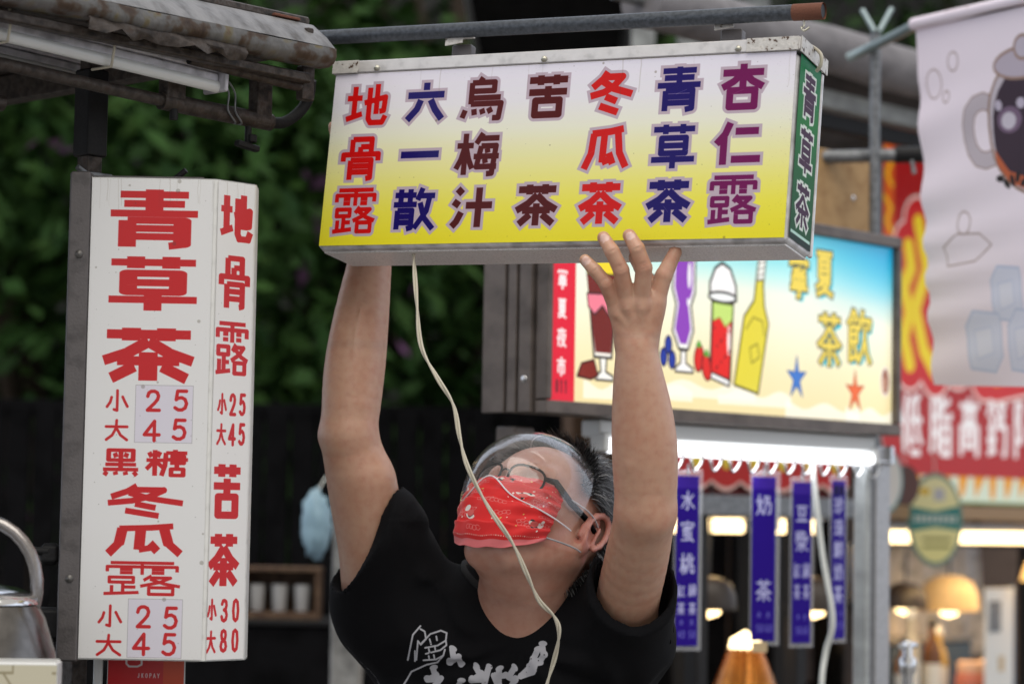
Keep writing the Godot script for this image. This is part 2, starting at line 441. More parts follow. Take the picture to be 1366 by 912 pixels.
class Canvas:
	var w: int
	var h: int
	var px: PackedByteArray

	func _init(width: int, height: int, col := Color.WHITE) -> void:
		w = width; h = height
		px.resize(w * h * 3)
		rect(0, 0, w, h, col)

	func rect(x0: int, y0: int, x1: int, y1: int, col: Color) -> void:
		for y in range(maxi(y0, 0), mini(y1, h)):
			for x in range(maxi(x0, 0), mini(x1, w)): dot(x, y, col, col.a)

	func fade(stops: Array, x0 := 0, x1 := -1) -> void:
		# printed colours from the top to the bottom
		if x1 < 0: x1 = w
		for y in h:
			var t := float(y) / (h - 1)
			var col: Color = stops[-1][1]
			for k in stops.size() - 1:
				if t <= stops[k + 1][0]:
					col = stops[k][1].lerp(stops[k + 1][1], clampf((t - stops[k][0]) / (stops[k + 1][0] - stops[k][0]), 0, 1))
					break
			for x in range(x0, x1): dot(x, y, col, 1.0)

	func dot(x: int, y: int, col: Color, a: float) -> void:
		var o := (y * w + x) * 3
		px[o] = int(lerpf(px[o], col.r8, a)); px[o + 1] = int(lerpf(px[o + 1], col.g8, a)); px[o + 2] = int(lerpf(px[o + 2], col.b8, a))

	func lines(paths: Array, half: float, col: Color, rim := 0.0, rim_col := Color.WHITE, blunt := true, broad := 1.0) -> void:
		# strokes of a half width, with an outline of another colour around them
		if paths.is_empty(): return
		var lo := Vector2(1e6, 1e6)
		var hi := -lo
		for p in paths:
			for q in p:
				lo = lo.min(q); hi = hi.max(q)
		var pad := half * broad + rim + 2.0
		var bx := maxi(int(lo.x - pad), 0)
		var by := maxi(int(lo.y - pad), 0)
		var bw := mini(int(hi.x + pad) + 1, w) - bx
		var bh := mini(int(hi.y + pad) + 1, h) - by
		if bw <= 0 or bh <= 0: return
		var dist := PackedFloat32Array()
		dist.resize(bw * bh)
		dist.fill(1e6)
		for p in paths:
			for k in p.size() - 1:
				var a: Vector2 = p[k]
				var b: Vector2 = p[k + 1]
				var l := maxf(a.distance_to(b), 0.001)
				var e := (b - a) / l
				var thin := 1.0 / lerpf(1.0, broad, e.y * e.y)  # uprights may be broader than level strokes
				var first: bool = blunt and k == 0 and p[0] != p[p.size() - 1]
				var last: bool = blunt and k == p.size() - 2 and p[0] != p[p.size() - 1]
				for y in range(maxi(int(minf(a.y, b.y) - pad) - by, 0), mini(int(maxf(a.y, b.y) + pad) + 1 - by, bh)):
					for x in range(maxi(int(minf(a.x, b.x) - pad) - bx, 0), mini(int(maxf(a.x, b.x) + pad) + 1 - bx, bw)):
						var q := Vector2(x + bx, y + by) - a
						var t := q.dot(e)
						var s := absf(q.cross(e)) * thin
						var d := s
						if t < 0.0:
							d = maxf(s, half - t) if first else sqrt(s * s + t * t)
						elif t > l:
							d = maxf(s, half + t - l) if last else sqrt(s * s + (t - l) * (t - l))
						var o := y * bw + x
						if d < dist[o]: dist[o] = d
		for y in bh:
			for x in bw:
				var d := dist[y * bw + x]
				if d < pad:
					if rim > 0.0:
						var ra := clampf(half + rim + 0.5 - d, 0.0, 1.0)
						if ra > 0.0: dot(x + bx, y + by, rim_col, ra)
					var ia := clampf(half + 0.5 - d, 0.0, 1.0)
					if ia > 0.0: dot(x + bx, y + by, col, ia * col.a)

	func area(poly: Array, col: Color, edge := 0.0, edge_col := Color.BLACK) -> void:
		var p := PackedVector2Array(poly)
		var lo := Vector2(1e6, 1e6)
		var hi := -lo
		for q in p:
			lo = lo.min(q); hi = hi.max(q)
		for y in range(maxi(int(lo.y), 0), mini(int(hi.y) + 2, h)):
			for x in range(maxi(int(lo.x), 0), mini(int(hi.x) + 2, w)):
				var hit := 0
				for k in [Vector2(0.25, 0.25), Vector2(0.75, 0.25), Vector2(0.25, 0.75), Vector2(0.75, 0.75)]:
					if Geometry2D.is_point_in_polygon(Vector2(x, y) + k, p): hit += 1
				if hit: dot(x, y, col, col.a * hit / 4.0)
		if edge > 0.0:
			p.append(p[0])
			lines([p], edge, edge_col, 0.0, Color.WHITE, false)

	func oval(c: Vector2, r: Vector2, col: Color, edge := 0.0, edge_col := Color.BLACK, turn := 0.0) -> void:
		area(oval_path(c, r, turn), col, edge, edge_col)

	static func oval_path(c: Vector2, r: Vector2, turn := 0.0, seg := 28) -> Array:
		var p := []
		for k in seg: p.append(c + Vector2(cos(TAU * k / seg) * r.x, sin(TAU * k / seg) * r.y).rotated(turn))
		return p

	func specks(count: int, col: Color, smallest: float, largest: float, seed_value: int) -> void:
		var g := RandomNumberGenerator.new()
		g.seed = seed_value
		for k in count:
			var r := g.randf_range(smallest, largest)
			var c := Vector2(g.randf() * w, g.randf() * h)
			for y in range(maxi(int(c.y - r), 0), mini(int(c.y + r) + 1, h)):
				for x in range(maxi(int(c.x - r), 0), mini(int(c.x + r) + 1, w)):
					var a := clampf(r - Vector2(x, y).distance_to(c) + 0.5, 0, 1)
					if a > 0.0: dot(x, y, col, a * col.a)

	func grime(seed_value: int, amount := 1.0) -> void:
		# handling marks: grains of dirt gathered at the edges, scratches, dried drips
		var g := RandomNumberGenerator.new()
		g.seed = seed_value
		for k in int(900 * amount):
			var u := g.randf()
			var v := pow(g.randf(), 3.0) * 0.09
			var c := [Vector2(u, v), Vector2(u, 1.0 - v * 0.8), Vector2(v * 0.5, u), Vector2(1.0 - v * 0.5, u)][k % 4] as Vector2
			var x := clampi(int(c.x * w), 0, w - 1)
			var y := clampi(int(c.y * h), 0, h - 1)
			var a := g.randf_range(0.06, 0.3)
			dot(x, y, Color8(70, 60, 46), a)
			if g.randf() < 0.4 and x + 1 < w: dot(x + 1, y, Color8(70, 60, 46), a * 0.7)
		for k in int(22 * amount):
			var p := Vector2(g.randf() * w, g.randf() * h)
			lines([PackedVector2Array([p, p + Vector2(g.randf_range(-40, 40), g.randf_range(-14, 14))])], 0.4, Color(0.95, 0.94, 0.9, g.randf_range(0.15, 0.4)), 0.0, Color.WHITE, false)
		for k in int(9 * amount):
			var p := Vector2(g.randf() * w, 0)
			var way := PackedVector2Array([p])
			for j in 5:
				p += Vector2(g.randf_range(-2, 2), g.randf_range(10, 26))
				way.append(p)
			lines([way], g.randf_range(0.6, 1.6), Color(0.42, 0.36, 0.27, g.randf_range(0.06, 0.2)), 0.0, Color.WHITE, false)

	func texture() -> ImageTexture:
		return ImageTexture.create_from_image(Image.create_from_data(w, h, false, Image.FORMAT_RGB8, px))


func write(cv: Canvas, sign: String, at: Vector2, size: Vector2, half: float, col: Color, rim := 0.0, rim_col := Color.WHITE, blunt := true, broad := 1.0) -> void:
	# one sign centred at a point of the canvas
	var pad := Vector2(half, half)
	var a := at - size * 0.5 + pad
	var b := at + size * 0.5 - pad
	cv.lines(strokes(sign, a.x, a.y, b.x, b.y), half, col, rim, rim_col, blunt, broad)


func printed(called: String, cv: Canvas, rough := 0.35, glowing := 0.0) -> StandardMaterial3D:
	var m := mat(called, Color.WHITE, rough)
	m.albedo_color = Color(0.9, 0.9, 0.9)
	m.albedo_texture = cv.texture()
	if glowing > 0.0:
		m.emission_enabled = true
		m.emission_operator = BaseMaterial3D.EMISSION_OP_MULTIPLY
		m.emission = Color.WHITE
		m.emission_texture = m.albedo_texture
		m.emission_energy_multiplier = glowing
	return m


# ---------------------------------------------------------------- bodies: a distance field meshed as surface nets
class Field:
	var kind := PackedInt32Array()      # 0 tapered capsule, 1 ellipsoid, 2 half space that cuts the last shape off
	var cut := PackedInt32Array()       # 1: taken away instead of added
	var a := PackedVector3Array()
	var b := PackedVector3Array()
	var ra := PackedFloat32Array()
	var rb := PackedFloat32Array()
	var k := PackedFloat32Array()
	var inv: Array[Transform3D] = []
	var planes := {}
	var creases: Callable

	func bone(p: Vector3, q: Vector3, r0: float, r1: float, soft := 0.02, away := false) -> int:
		kind.append(0); cut.append(int(away)); a.append(p); b.append(q); ra.append(r0); rb.append(r1); k.append(soft); inv.append(Transform3D())
		return kind.size() - 1

	func chain(pts: Array, radii: Array, soft := 0.02) -> void:
		# a limb through several sections, rounded between them
		var last := pts.size() - 1
		var from: Vector3 = pts[0]
		var r_from: float = radii[0]
		for j in last:
			for t in range(1, 6):
				var w := t / 5.0
				var p: Vector3 = pts[j].cubic_interpolate(pts[j + 1], pts[maxi(j - 1, 0)], pts[mini(j + 2, last)], w)
				var r: float = cubic_interpolate(radii[j], radii[j + 1], radii[maxi(j - 1, 0)], radii[mini(j + 2, last)], w)
				bone(from, p, r_from, r, soft if j == 0 and t == 1 else 0.002)
				from = p; r_from = r

	func lump(at: Transform3D, r: Vector3, soft := 0.02, away := false) -> int:
		kind.append(1); cut.append(int(away)); a.append(at.origin); b.append(r); ra.append(0); rb.append(0); k.append(soft)
		inv.append(at.affine_inverse())
		return kind.size() - 1

	func limit(shape: int, at: Vector3, normal: Vector3) -> void:
		planes[shape] = Plane(normal.normalized(), at)

	func one(j: int, p: Vector3) -> float:
		var d: float
		if kind[j] == 0:
			var pa := p - a[j]
			var ba := b[j] - a[j]
			var t := clampf(pa.dot(ba) / maxf(ba.length_squared(), 1e-9), 0.0, 1.0)
			d = (pa - ba * t).length() - lerpf(ra[j], rb[j], t)
		else:
			var q: Vector3 = inv[j] * p
			var k0 := (q / b[j]).length()
			var k1 := (q / (b[j] * b[j])).length()
			d = k0 * (k0 - 1.0) / maxf(k1, 1e-6)
		if planes.has(j): d = maxf(d, (planes[j] as Plane).distance_to(p))
		return d

	func at(p: Vector3, active: PackedInt32Array) -> float:
		var d := 1.0
		for j in active:
			var e := one(j, p)
			var s := k[j]
			if cut[j]:
				var h := maxf(s - absf(d + e), 0.0) / s
				d = maxf(d, -e) + h * h * s * 0.25
			else:
				var h := maxf(s - absf(d - e), 0.0) / s
				d = minf(d, e) - h * h * s * 0.25
		if creases.is_valid(): d += creases.call(p)
		return d

	func everything() -> PackedInt32Array:
		return PackedInt32Array(range(kind.size()))

	# keep: Callable(point) -> bool says which cells belong to this grid
	func mesh_into(sh: Shape, lo: Vector3, hi: Vector3, cell: float, keep: Callable, tint: Callable) -> void:
		var n := 6
		var size := cell * n
		var blocks := Vector3i(((hi - lo) / size).ceil())
		var reach := size * 0.9
		var ids := {}
		var masks := {}
		var side := n + 1
		var val := PackedFloat32Array()
		val.resize(side * side * side)
		var stride := 4096
		for bz in blocks.z:
			for by in blocks.y:
				for bx in blocks.x:
					var o := lo + Vector3(bx, by, bz) * size
					var mid := o + Vector3.ONE * size * 0.5
					var active := PackedInt32Array()
					var best := 1.0
					for j in kind.size():
						var e := one(j, mid)
						if e < reach + k[j] + 0.02: active.append(j)
						if not cut[j]: best = minf(best, e)
					if active.is_empty() or best > reach + 0.02: continue
					if absf(at(mid, active)) > reach + 0.025: continue
					for z in side:
						for y in side:
							for x in side: val[(z * side + y) * side + x] = at(o + Vector3(x, y, z) * cell, active)
					for z in n:
						for y in n:
							for x in n:
								var c := (z * side + y) * side + x
								var q := [val[c], val[c + 1], val[c + side], val[c + side + 1], val[c + side * side], val[c + side * side + 1], val[c + side * side + side], val[c + side * side + side + 1]]
								var mask := 0
								for j in 8:
									if q[j] < 0.0: mask |= 1 << j
								if mask == 0 or mask == 255: continue
								var sum := Vector3.ZERO
								var num := 0
								for j in 8:
									for ax in [1, 2, 4]:
										var m: int = j | ax
										if m != j and (q[j] < 0.0) != (q[m] < 0.0):
											var t: float = q[j] / (q[j] - q[m])
											sum += Vector3(j & 1, (j >> 1) & 1, j >> 2).lerp(Vector3(m & 1, (m >> 1) & 1, m >> 2), t)
											num += 1
								var p := o + (Vector3(x, y, z) + sum / num) * cell
								if keep.is_valid() and not keep.call(p): continue
								var g := Vector3(q[1] - q[0] + q[3] - q[2] + q[5] - q[4] + q[7] - q[6], q[2] - q[0] + q[3] - q[1] + q[6] - q[4] + q[7] - q[5], q[4] - q[0] + q[5] - q[1] + q[6] - q[2] + q[7] - q[3]).normalized()
								var key := ((bz * n + z) * stride + by * n + y) * stride + bx * n + x
								sh.tint = tint.call(p, g) if tint.is_valid() else Color.WHITE
								ids[key] = sh.vert(p, g)
								masks[key] = mask
		for key in ids:
			var m: int = masks[key]
			for e in [[1, stride, stride * stride], [2, 1, stride * stride], [4, 1, stride]]:
				if (m & 1) == ((m >> e[0]) & 1): continue
				var p: int = key - e[1]
				var q: int = key - e[2]
				var r: int = key - e[1] - e[2]
				if ids.has(p) and ids.has(q) and ids.has(r): sh.quad(ids[key], ids[p], ids[r], ids[q])
		sh.tint = Color.WHITE


# ---------------------------------------------------------------- the man
const HEAD_SIZE := 1.07
var head_at := Transform3D(Basis(Vector3(0.819, -0.0269, 0.5731), Vector3(0.3795, 0.7746, -0.5059), Vector3(-0.4303, 0.6319, 0.6446)).scaled_local(Vector3(0.92, 1, 1) * HEAD_SIZE), Vector3(0.0461, 1.5356, -3.6083))


func anywhere(_p: Vector3) -> bool:
	return true


func plain_tint(_p: Vector3, _n: Vector3) -> Color:
	return Color.WHITE


func hd(x: float, y: float, z: float) -> Vector3:
	return head_at * Vector3(x, y, z)


func head_lump(f: Field, x: float, y: float, z: float, rx: float, ry: float, rz: float, soft := 0.02, away := false, turn := Vector3.ZERO) -> void:
	var t := Transform3D(head_at.basis.orthonormalized() * Basis.from_euler(turn), hd(x, y, z))
	f.lump(t, Vector3(rx, ry, rz) * HEAD_SIZE, soft, away)


func head_bone(f: Field, p: Vector3, q: Vector3, r0: float, r1: float, soft := 0.012, away := false) -> void:
	f.bone(head_at * p, head_at * q, r0 * HEAD_SIZE, r1 * HEAD_SIZE, soft, away)


const SHOULDER_A := Vector3(-0.195, 1.415, -3.745)   # the arm behind the light box
const SHOULDER_B := Vector3(0.172, 1.375, -3.63)     # the arm whose hand is in view
const NECK := Vector3(0.022, 1.425, -3.70)


func finger(f: Field, pts: Array, r: float) -> void:
	# knuckle, two bends, tip: a little thicker at the bends
	f.bone(pts[0], pts[1], r * 1.16, r * 1.08, 0.005)
	f.bone(pts[1], pts[2], r * 1.08, r * 1.0, 0.002)
	f.bone(pts[2], pts[3], r * 1.0, r * 0.86, 0.002)


func body_field() -> Field:
	var f := Field.new()
	# trunk
	f.bone(Vector3(-0.1, 1.35, -3.755), Vector3(0.11, 1.325, -3.695), 0.082, 0.082, 0.05)
	f.bone(Vector3(-0.05, 1.19, -3.75), Vector3(0.075, 1.19, -3.71), 0.118, 0.118, 0.06)
	f.bone(Vector3(0.0, 1.0, -3.75), Vector3(0.03, 1.0, -3.74), 0.13, 0.13, 0.06)
	f.bone(NECK + Vector3(-0.02, -0.03, 0), SHOULDER_A + Vector3(0.02, -0.01, 0), 0.048, 0.048, 0.05)
	f.bone(NECK + Vector3(0.02, -0.03, 0), SHOULDER_B + Vector3(-0.02, -0.01, 0), 0.048, 0.048, 0.05)
	# collar bones and breast bone
	f.bone(Vector3(-0.01, 1.385, -3.625), Vector3(-0.13, 1.41, -3.68), 0.012, 0.012, 0.03)
	f.bone(Vector3(0.035, 1.38, -3.615), Vector3(0.13, 1.38, -3.6), 0.012, 0.012, 0.03)
	# neck
	f.bone(NECK + Vector3(0, -0.05, 0.01), hd(-0.006, -0.055, -0.022), 0.081, 0.066, 0.03)
	f.bone(NECK + Vector3(-0.012, -0.01, 0.045), hd(0.0, -0.085, 0.03), 0.026, 0.03, 0.03)
	f.bone(Vector3(0.0, 1.395, -3.628), hd(-0.052, -0.04, -0.02), 0.015, 0.018, 0.018)
	f.bone(Vector3(0.03, 1.39, -3.622), hd(0.062, -0.035, -0.022), 0.015, 0.018, 0.018)
	# the arm behind the light box
	var ea := Vector3(-0.242, 1.668, -3.645)
	f.chain([SHOULDER_A, Vector3(-0.205, 1.5, -3.705), Vector3(-0.222, 1.58, -3.675), ea], [0.058, 0.053, 0.05, 0.043], 0.025)
	f.bone(Vector3(-0.196, 1.45, -3.69), Vector3(-0.208, 1.6, -3.645), 0.036, 0.034, 0.03)
	f.chain([ea, Vector3(-0.238, 1.75, -3.655), Vector3(-0.231, 1.83, -3.67), Vector3(-0.219, 1.935, -3.69), Vector3(-0.215, 1.985, -3.7)], [0.041, 0.0455, 0.043, 0.033, 0.027], 0.01)
	f.bone(Vector3(-0.273, 1.668, -3.65), Vector3(-0.262, 1.69, -3.645), 0.011, 0.013, 0.018)
	# the arm with the hand in view
	var eb := Vector3(0.191, 1.562, -3.405)
	f.chain([SHOULDER_B, Vector3(0.174, 1.425, -3.57), Vector3(0.184, 1.5, -3.475), eb], [0.054, 0.047, 0.045, 0.0415], 0.025)
	f.chain([eb, Vector3(0.188, 1.635, -3.385), Vector3(0.183, 1.69, -3.37), Vector3(0.176, 1.745, -3.355), Vector3(0.171, 1.79, -3.345)], [0.042, 0.0455, 0.0425, 0.0345, 0.0265], 0.012)
	f.bone(Vector3(0.201, 1.545, -3.384), Vector3(0.195, 1.57, -3.378), 0.013, 0.014, 0.016)
	# veins
	f.chain([Vector3(0.196, 1.6, -3.364), Vector3(0.188, 1.66, -3.337), Vector3(0.178, 1.715, -3.329), Vector3(0.176, 1.76, -3.326)], [0.003, 0.0034, 0.0034, 0.003], 0.008)
	f.chain([Vector3(0.165, 1.62, -3.352), Vector3(0.172, 1.67, -3.338), Vector3(0.178, 1.715, -3.329)], [0.0028, 0.003, 0.003], 0.008)
	f.chain([Vector3(-0.222, 1.71, -3.615), Vector3(-0.236, 1.78, -3.617), Vector3(-0.226, 1.86, -3.633)], [0.003, 0.0034, 0.003], 0.008)
	hands(f)
	# head
	head_lump(f, 0, 0.028, -0.014, 0.073, 0.09, 0.098, 0.03)
	head_lump(f, 0, -0.036, 0.028, 0.06, 0.068, 0.068, 0.035)
	head_lump(f, 0, 0.03, 0.05, 0.06, 0.055, 0.045, 0.03)
	head_lump(f, 0, -0.09, 0.066, 0.024, 0.018, 0.02, 0.03)
	for s in [-1.0, 1.0]:
		head_lump(f, s * 0.046, -0.02, 0.06, 0.022, 0.018, 0.022, 0.025)
		head_bone(f, Vector3(s * 0.064, -0.045, 0.0), Vector3(s * 0.03, -0.093, 0.06), 0.016, 0.016, 0.03)
		head_bone(f, Vector3(s * 0.012, 0.024, 0.093), Vector3(s * 0.05, 0.026, 0.077), 0.008, 0.009, 0.018)
		head_lump(f, s * 0.033, 0.004, 0.098, 0.019, 0.013, 0.014, 0.016, true)
		head_lump(f, s * 0.033, 0.003, 0.077, 0.0135, 0.0125, 0.0125, 0.003)
		head_bone(f, Vector3(s * 0.02, 0.011, 0.086), Vector3(s * 0.046, 0.01, 0.081), 0.0045, 0.0045, 0.004)
		head_bone(f, Vector3(s * 0.02, -0.006, 0.086), Vector3(s * 0.046, -0.006, 0.081), 0.004, 0.004, 0.004)
		head_lump(f, s * 0.013, -0.034, 0.1, 0.009, 0.008, 0.01, 0.008)
		# ear: a cupped oval standing off the head, rim, lobe, tragus
		var lean := Vector3(-0.28, s * 0.5, 0)
		head_lump(f, s * 0.083, -0.002, -0.012, 0.008, 0.037, 0.024, 0.006, false, lean)
		head_lump(f, s * 0.0925, 0.003, -0.007, 0.0075, 0.025, 0.0145, 0.005, true, lean)
		var rim := []
		for t in 11:
			var a := lerpf(-0.7, 3.9, t / 10.0)
			rim.append(Vector3(s * (0.087 + 0.006 * sin(a * 0.5)), 0.005 + 0.032 * sin(a), -0.012 - 0.021 * -cos(a) - 0.008 * sin(a)))
		for t in 10: head_bone(f, rim[t], rim[t + 1], 0.0042, 0.0042, 0.003)
		head_bone(f, Vector3(s * 0.084, -0.033, -0.001), Vector3(s * 0.086, -0.026, -0.005), 0.009, 0.0075, 0.006)
		head_bone(f, Vector3(s * 0.077, -0.008, 0.002), Vector3(s * 0.081, -0.004, -0.003), 0.005, 0.004, 0.004)
		head_bone(f, Vector3(s * 0.089, -0.012, -0.018), Vector3(s * 0.09, 0.016, -0.018), 0.003, 0.003, 0.004)
	head_bone(f, Vector3(0, 0.012, 0.09), Vector3(0, -0.028, 0.112), 0.0085, 0.0125, 0.014)
	head_bone(f, Vector3(-0.02, -0.062, 0.09), Vector3(0.02, -0.062, 0.09), 0.007, 0.007, 0.01)
	head_bone(f, Vector3(-0.018, -0.073, 0.089), Vector3(0.018, -0.073, 0.089), 0.007, 0.007, 0.008)
	return f


func hands(f: Field) -> void:
	# the hand in view: back of the hand to the lane, fingertips on the light box's lower edge
	var w := Vector3(0.171, 1.79, -3.345)
	var knuckles := [Vector3(0.1445, 1.835, -3.337), Vector3(0.158, 1.843, -3.329), Vector3(0.177, 1.843, -3.328), Vector3(0.192, 1.835, -3.341)]
	for q in 4:
		f.bone(w + (knuckles[q] - w) * 0.1 + Vector3([-0.009, -0.003, 0.004, 0.009][q], 0, 0), knuckles[q], 0.0165, [0.0125, 0.0135, 0.0138, 0.0135][q], 0.008)
	f.bone(w + Vector3(-0.006, 0.008, -0.008), Vector3(0.166, 1.828, -3.35), 0.021, 0.018, 0.012)
	for q in 4:
		# knuckle and the tendon that runs to it
		f.bone(knuckles[q] + Vector3(0, 0, 0.004), knuckles[q] + Vector3(0, 0.002, 0.005), 0.0108, 0.0108, 0.006)
		f.bone(w + Vector3([-0.006, -0.002, 0.003, 0.006][q], 0.02, 0.0165), knuckles[q] + Vector3(0, -0.006, 0.0115), 0.0028, 0.0032, 0.007)
	finger(f, [knuckles[0], Vector3(0.1275, 1.871, -3.316), Vector3(0.112, 1.889, -3.316), Vector3(0.0985, 1.904, -3.324)], 0.0094)
	finger(f, [knuckles[1], Vector3(0.1475, 1.889, -3.306), Vector3(0.1345, 1.914, -3.302), Vector3(0.123, 1.934, -3.312)], 0.0103)
	finger(f, [knuckles[2], Vector3(0.1785, 1.893, -3.306), Vector3(0.1685, 1.918, -3.300), Vector3(0.158, 1.937, -3.308)], 0.0107)
	finger(f, [knuckles[3], Vector3(0.187, 1.878, -3.352), Vector3(0.178, 1.9, -3.372), Vector3(0.17, 1.916, -3.392)], 0.0103)
	for c in [[Vector3(0.1275, 1.871, -3.316), Vector3(0.112, 1.889, -3.316), 0.0102], [Vector3(0.1475, 1.889, -3.306), Vector3(0.1345, 1.914, -3.302), 0.0112], [Vector3(0.1785, 1.893, -3.306), Vector3(0.1685, 1.918, -3.300), 0.0116]]:
		var along: Vector3 = (c[1] - c[0]).normalized()
		var across := along.cross(Vector3.BACK).normalized()
		for o in [[c[0], -0.0025, 0.0], [c[0], 0.0015, 0.0], [c[0], 0.005, 0.0], [c[1], 0.0, -0.0006]]:
			var m: Vector3 = o[0] + along * o[1] + Vector3(0, 0, c[2] + 0.0006 + o[2])
			f.bone(m - across * 0.006, m + across * 0.006, 0.0013, 0.0013, 0.002, true)
	for tip in [[Vector3(0.0985, 1.904, -3.324), Vector3(-0.6, 0.75, 0)], [Vector3(0.123, 1.934, -3.312), Vector3(-0.5, 0.86, 0)], [Vector3(0.158, 1.937, -3.308), Vector3(-0.48, 0.87, 0)]]:
		var y: Vector3 = tip[1].normalized()
		f.lump(Transform3D(Basis(y.cross(Vector3.BACK), y, Vector3.BACK), tip[0] + Vector3(0, 0, 0.0082) - y * 0.002), Vector3(0.0062, 0.0072, 0.0022), 0.0012)
	# thumb from the side of the palm
	f.bone(w + Vector3(0.012, 0.01, -0.006), Vector3(0.1965, 1.848, -3.338), 0.0185, 0.0145, 0.012)
	f.bone(Vector3(0.1965, 1.848, -3.338), Vector3(0.2075, 1.885, -3.333), 0.0138, 0.0116, 0.006)
	f.bone(Vector3(0.2075, 1.885, -3.333), Vector3(0.223, 1.918, -3.337), 0.012, 0.0095, 0.003)
	# the other hand, flat against the back of the light box
	w = Vector3(-0.215, 1.985, -3.70)
	var tops := [Vector3(-0.25, 2.06, -3.698), Vector3(-0.228, 2.07, -3.694), Vector3(-0.206, 2.07, -3.688), Vector3(-0.184, 2.062, -3.682)]
	for q in 4:
		f.bone(w + Vector3(-0.018 + 0.012 * q, 0.0, 0), tops[q], 0.018, 0.0145, 0.016)
		var lean := Vector3([-0.012, -0.004, 0.004, 0.012][q], 0, 0)
		finger(f, [tops[q], tops[q] + lean + Vector3(0, 0.038, 0.004), tops[q] + lean * 1.8 + Vector3(0, 0.062, 0.012), tops[q] + lean * 2.4 + Vector3(0, 0.08, 0.02)], 0.0105)
	f.chain([w + Vector3(0.02, 0.02, 0), Vector3(-0.165, 2.03, -3.676), Vector3(-0.15, 2.062, -3.665)], [0.018, 0.0135, 0.0105], 0.012)


var blotches := FastNoiseLite.new()


func skin_tint(p: Vector3, n: Vector3) -> Color:
	var base := Color(0.54, 0.328, 0.23)
	var q := head_at.affine_inverse() * p
	if q.length() < 0.16:
		base = Color(0.53, 0.3, 0.225)
		# eyes, lips, ears and cheeks have colours of their own
		for s in [-1.0, 1.0]:
			var e := Vector3(s * 0.033, 0.003, 0.077)
			if q.distance_to(e) < 0.0136 and q.z > 0.083 and absf(q.y - 0.003) < 0.0065:
				base = Color(0.62, 0.57, 0.54)
				var iris := Vector2(q.x - e.x, q.y - 0.007).length()
				if iris < 0.0058: base = Color(0.03, 0.016, 0.01)
			elif q.distance_to(Vector3(s * 0.086, 0, -0.018)) < 0.04 and absf(q.x) > 0.079:
				base = Color(0.55, 0.25, 0.2)
		if Vector2(q.x * 0.6, q.y + 0.067).length() < 0.016 and q.z > 0.08: base = Color(0.42, 0.16, 0.13)
		if q.distance_to(Vector3(0.055, -0.04, 0.045)) < 0.03: base = base.lerp(Color(0.5, 0.23, 0.165), 0.6)
	var blotch := blotches.get_noise_3dv(p) * 0.55 + blotches.get_noise_3dv(p * 3.7) * 0.45
	base = base.lerp(Color(base.r * 0.9, base.g * 0.72, base.b * 0.66), clampf(blotch * 1.1 + 0.15, 0.0, 0.6))
	# nails
	for tip in [Vector3(0.0995, 1.902, -3.324), Vector3(0.124, 1.932, -3.312), Vector3(0.159, 1.935, -3.308)]:
		if p.distance_to(tip + Vector3(0.0, 0.0, 0.0095)) < 0.0066: base = Color(0.7, 0.5, 0.44)
	for knuckle in [Vector3(0.1275, 1.871, -3.316), Vector3(0.148, 1.891, -3.306), Vector3(0.1785, 1.897, -3.306), Vector3(0.207, 1.55, -3.38), Vector3(-0.279, 1.675, -3.65)]:
		if p.distance_to(knuckle) < 0.022: base = base.lerp(Color(0.46, 0.225, 0.155), 0.7 * (1.0 - p.distance_to(knuckle) / 0.022))
	return base


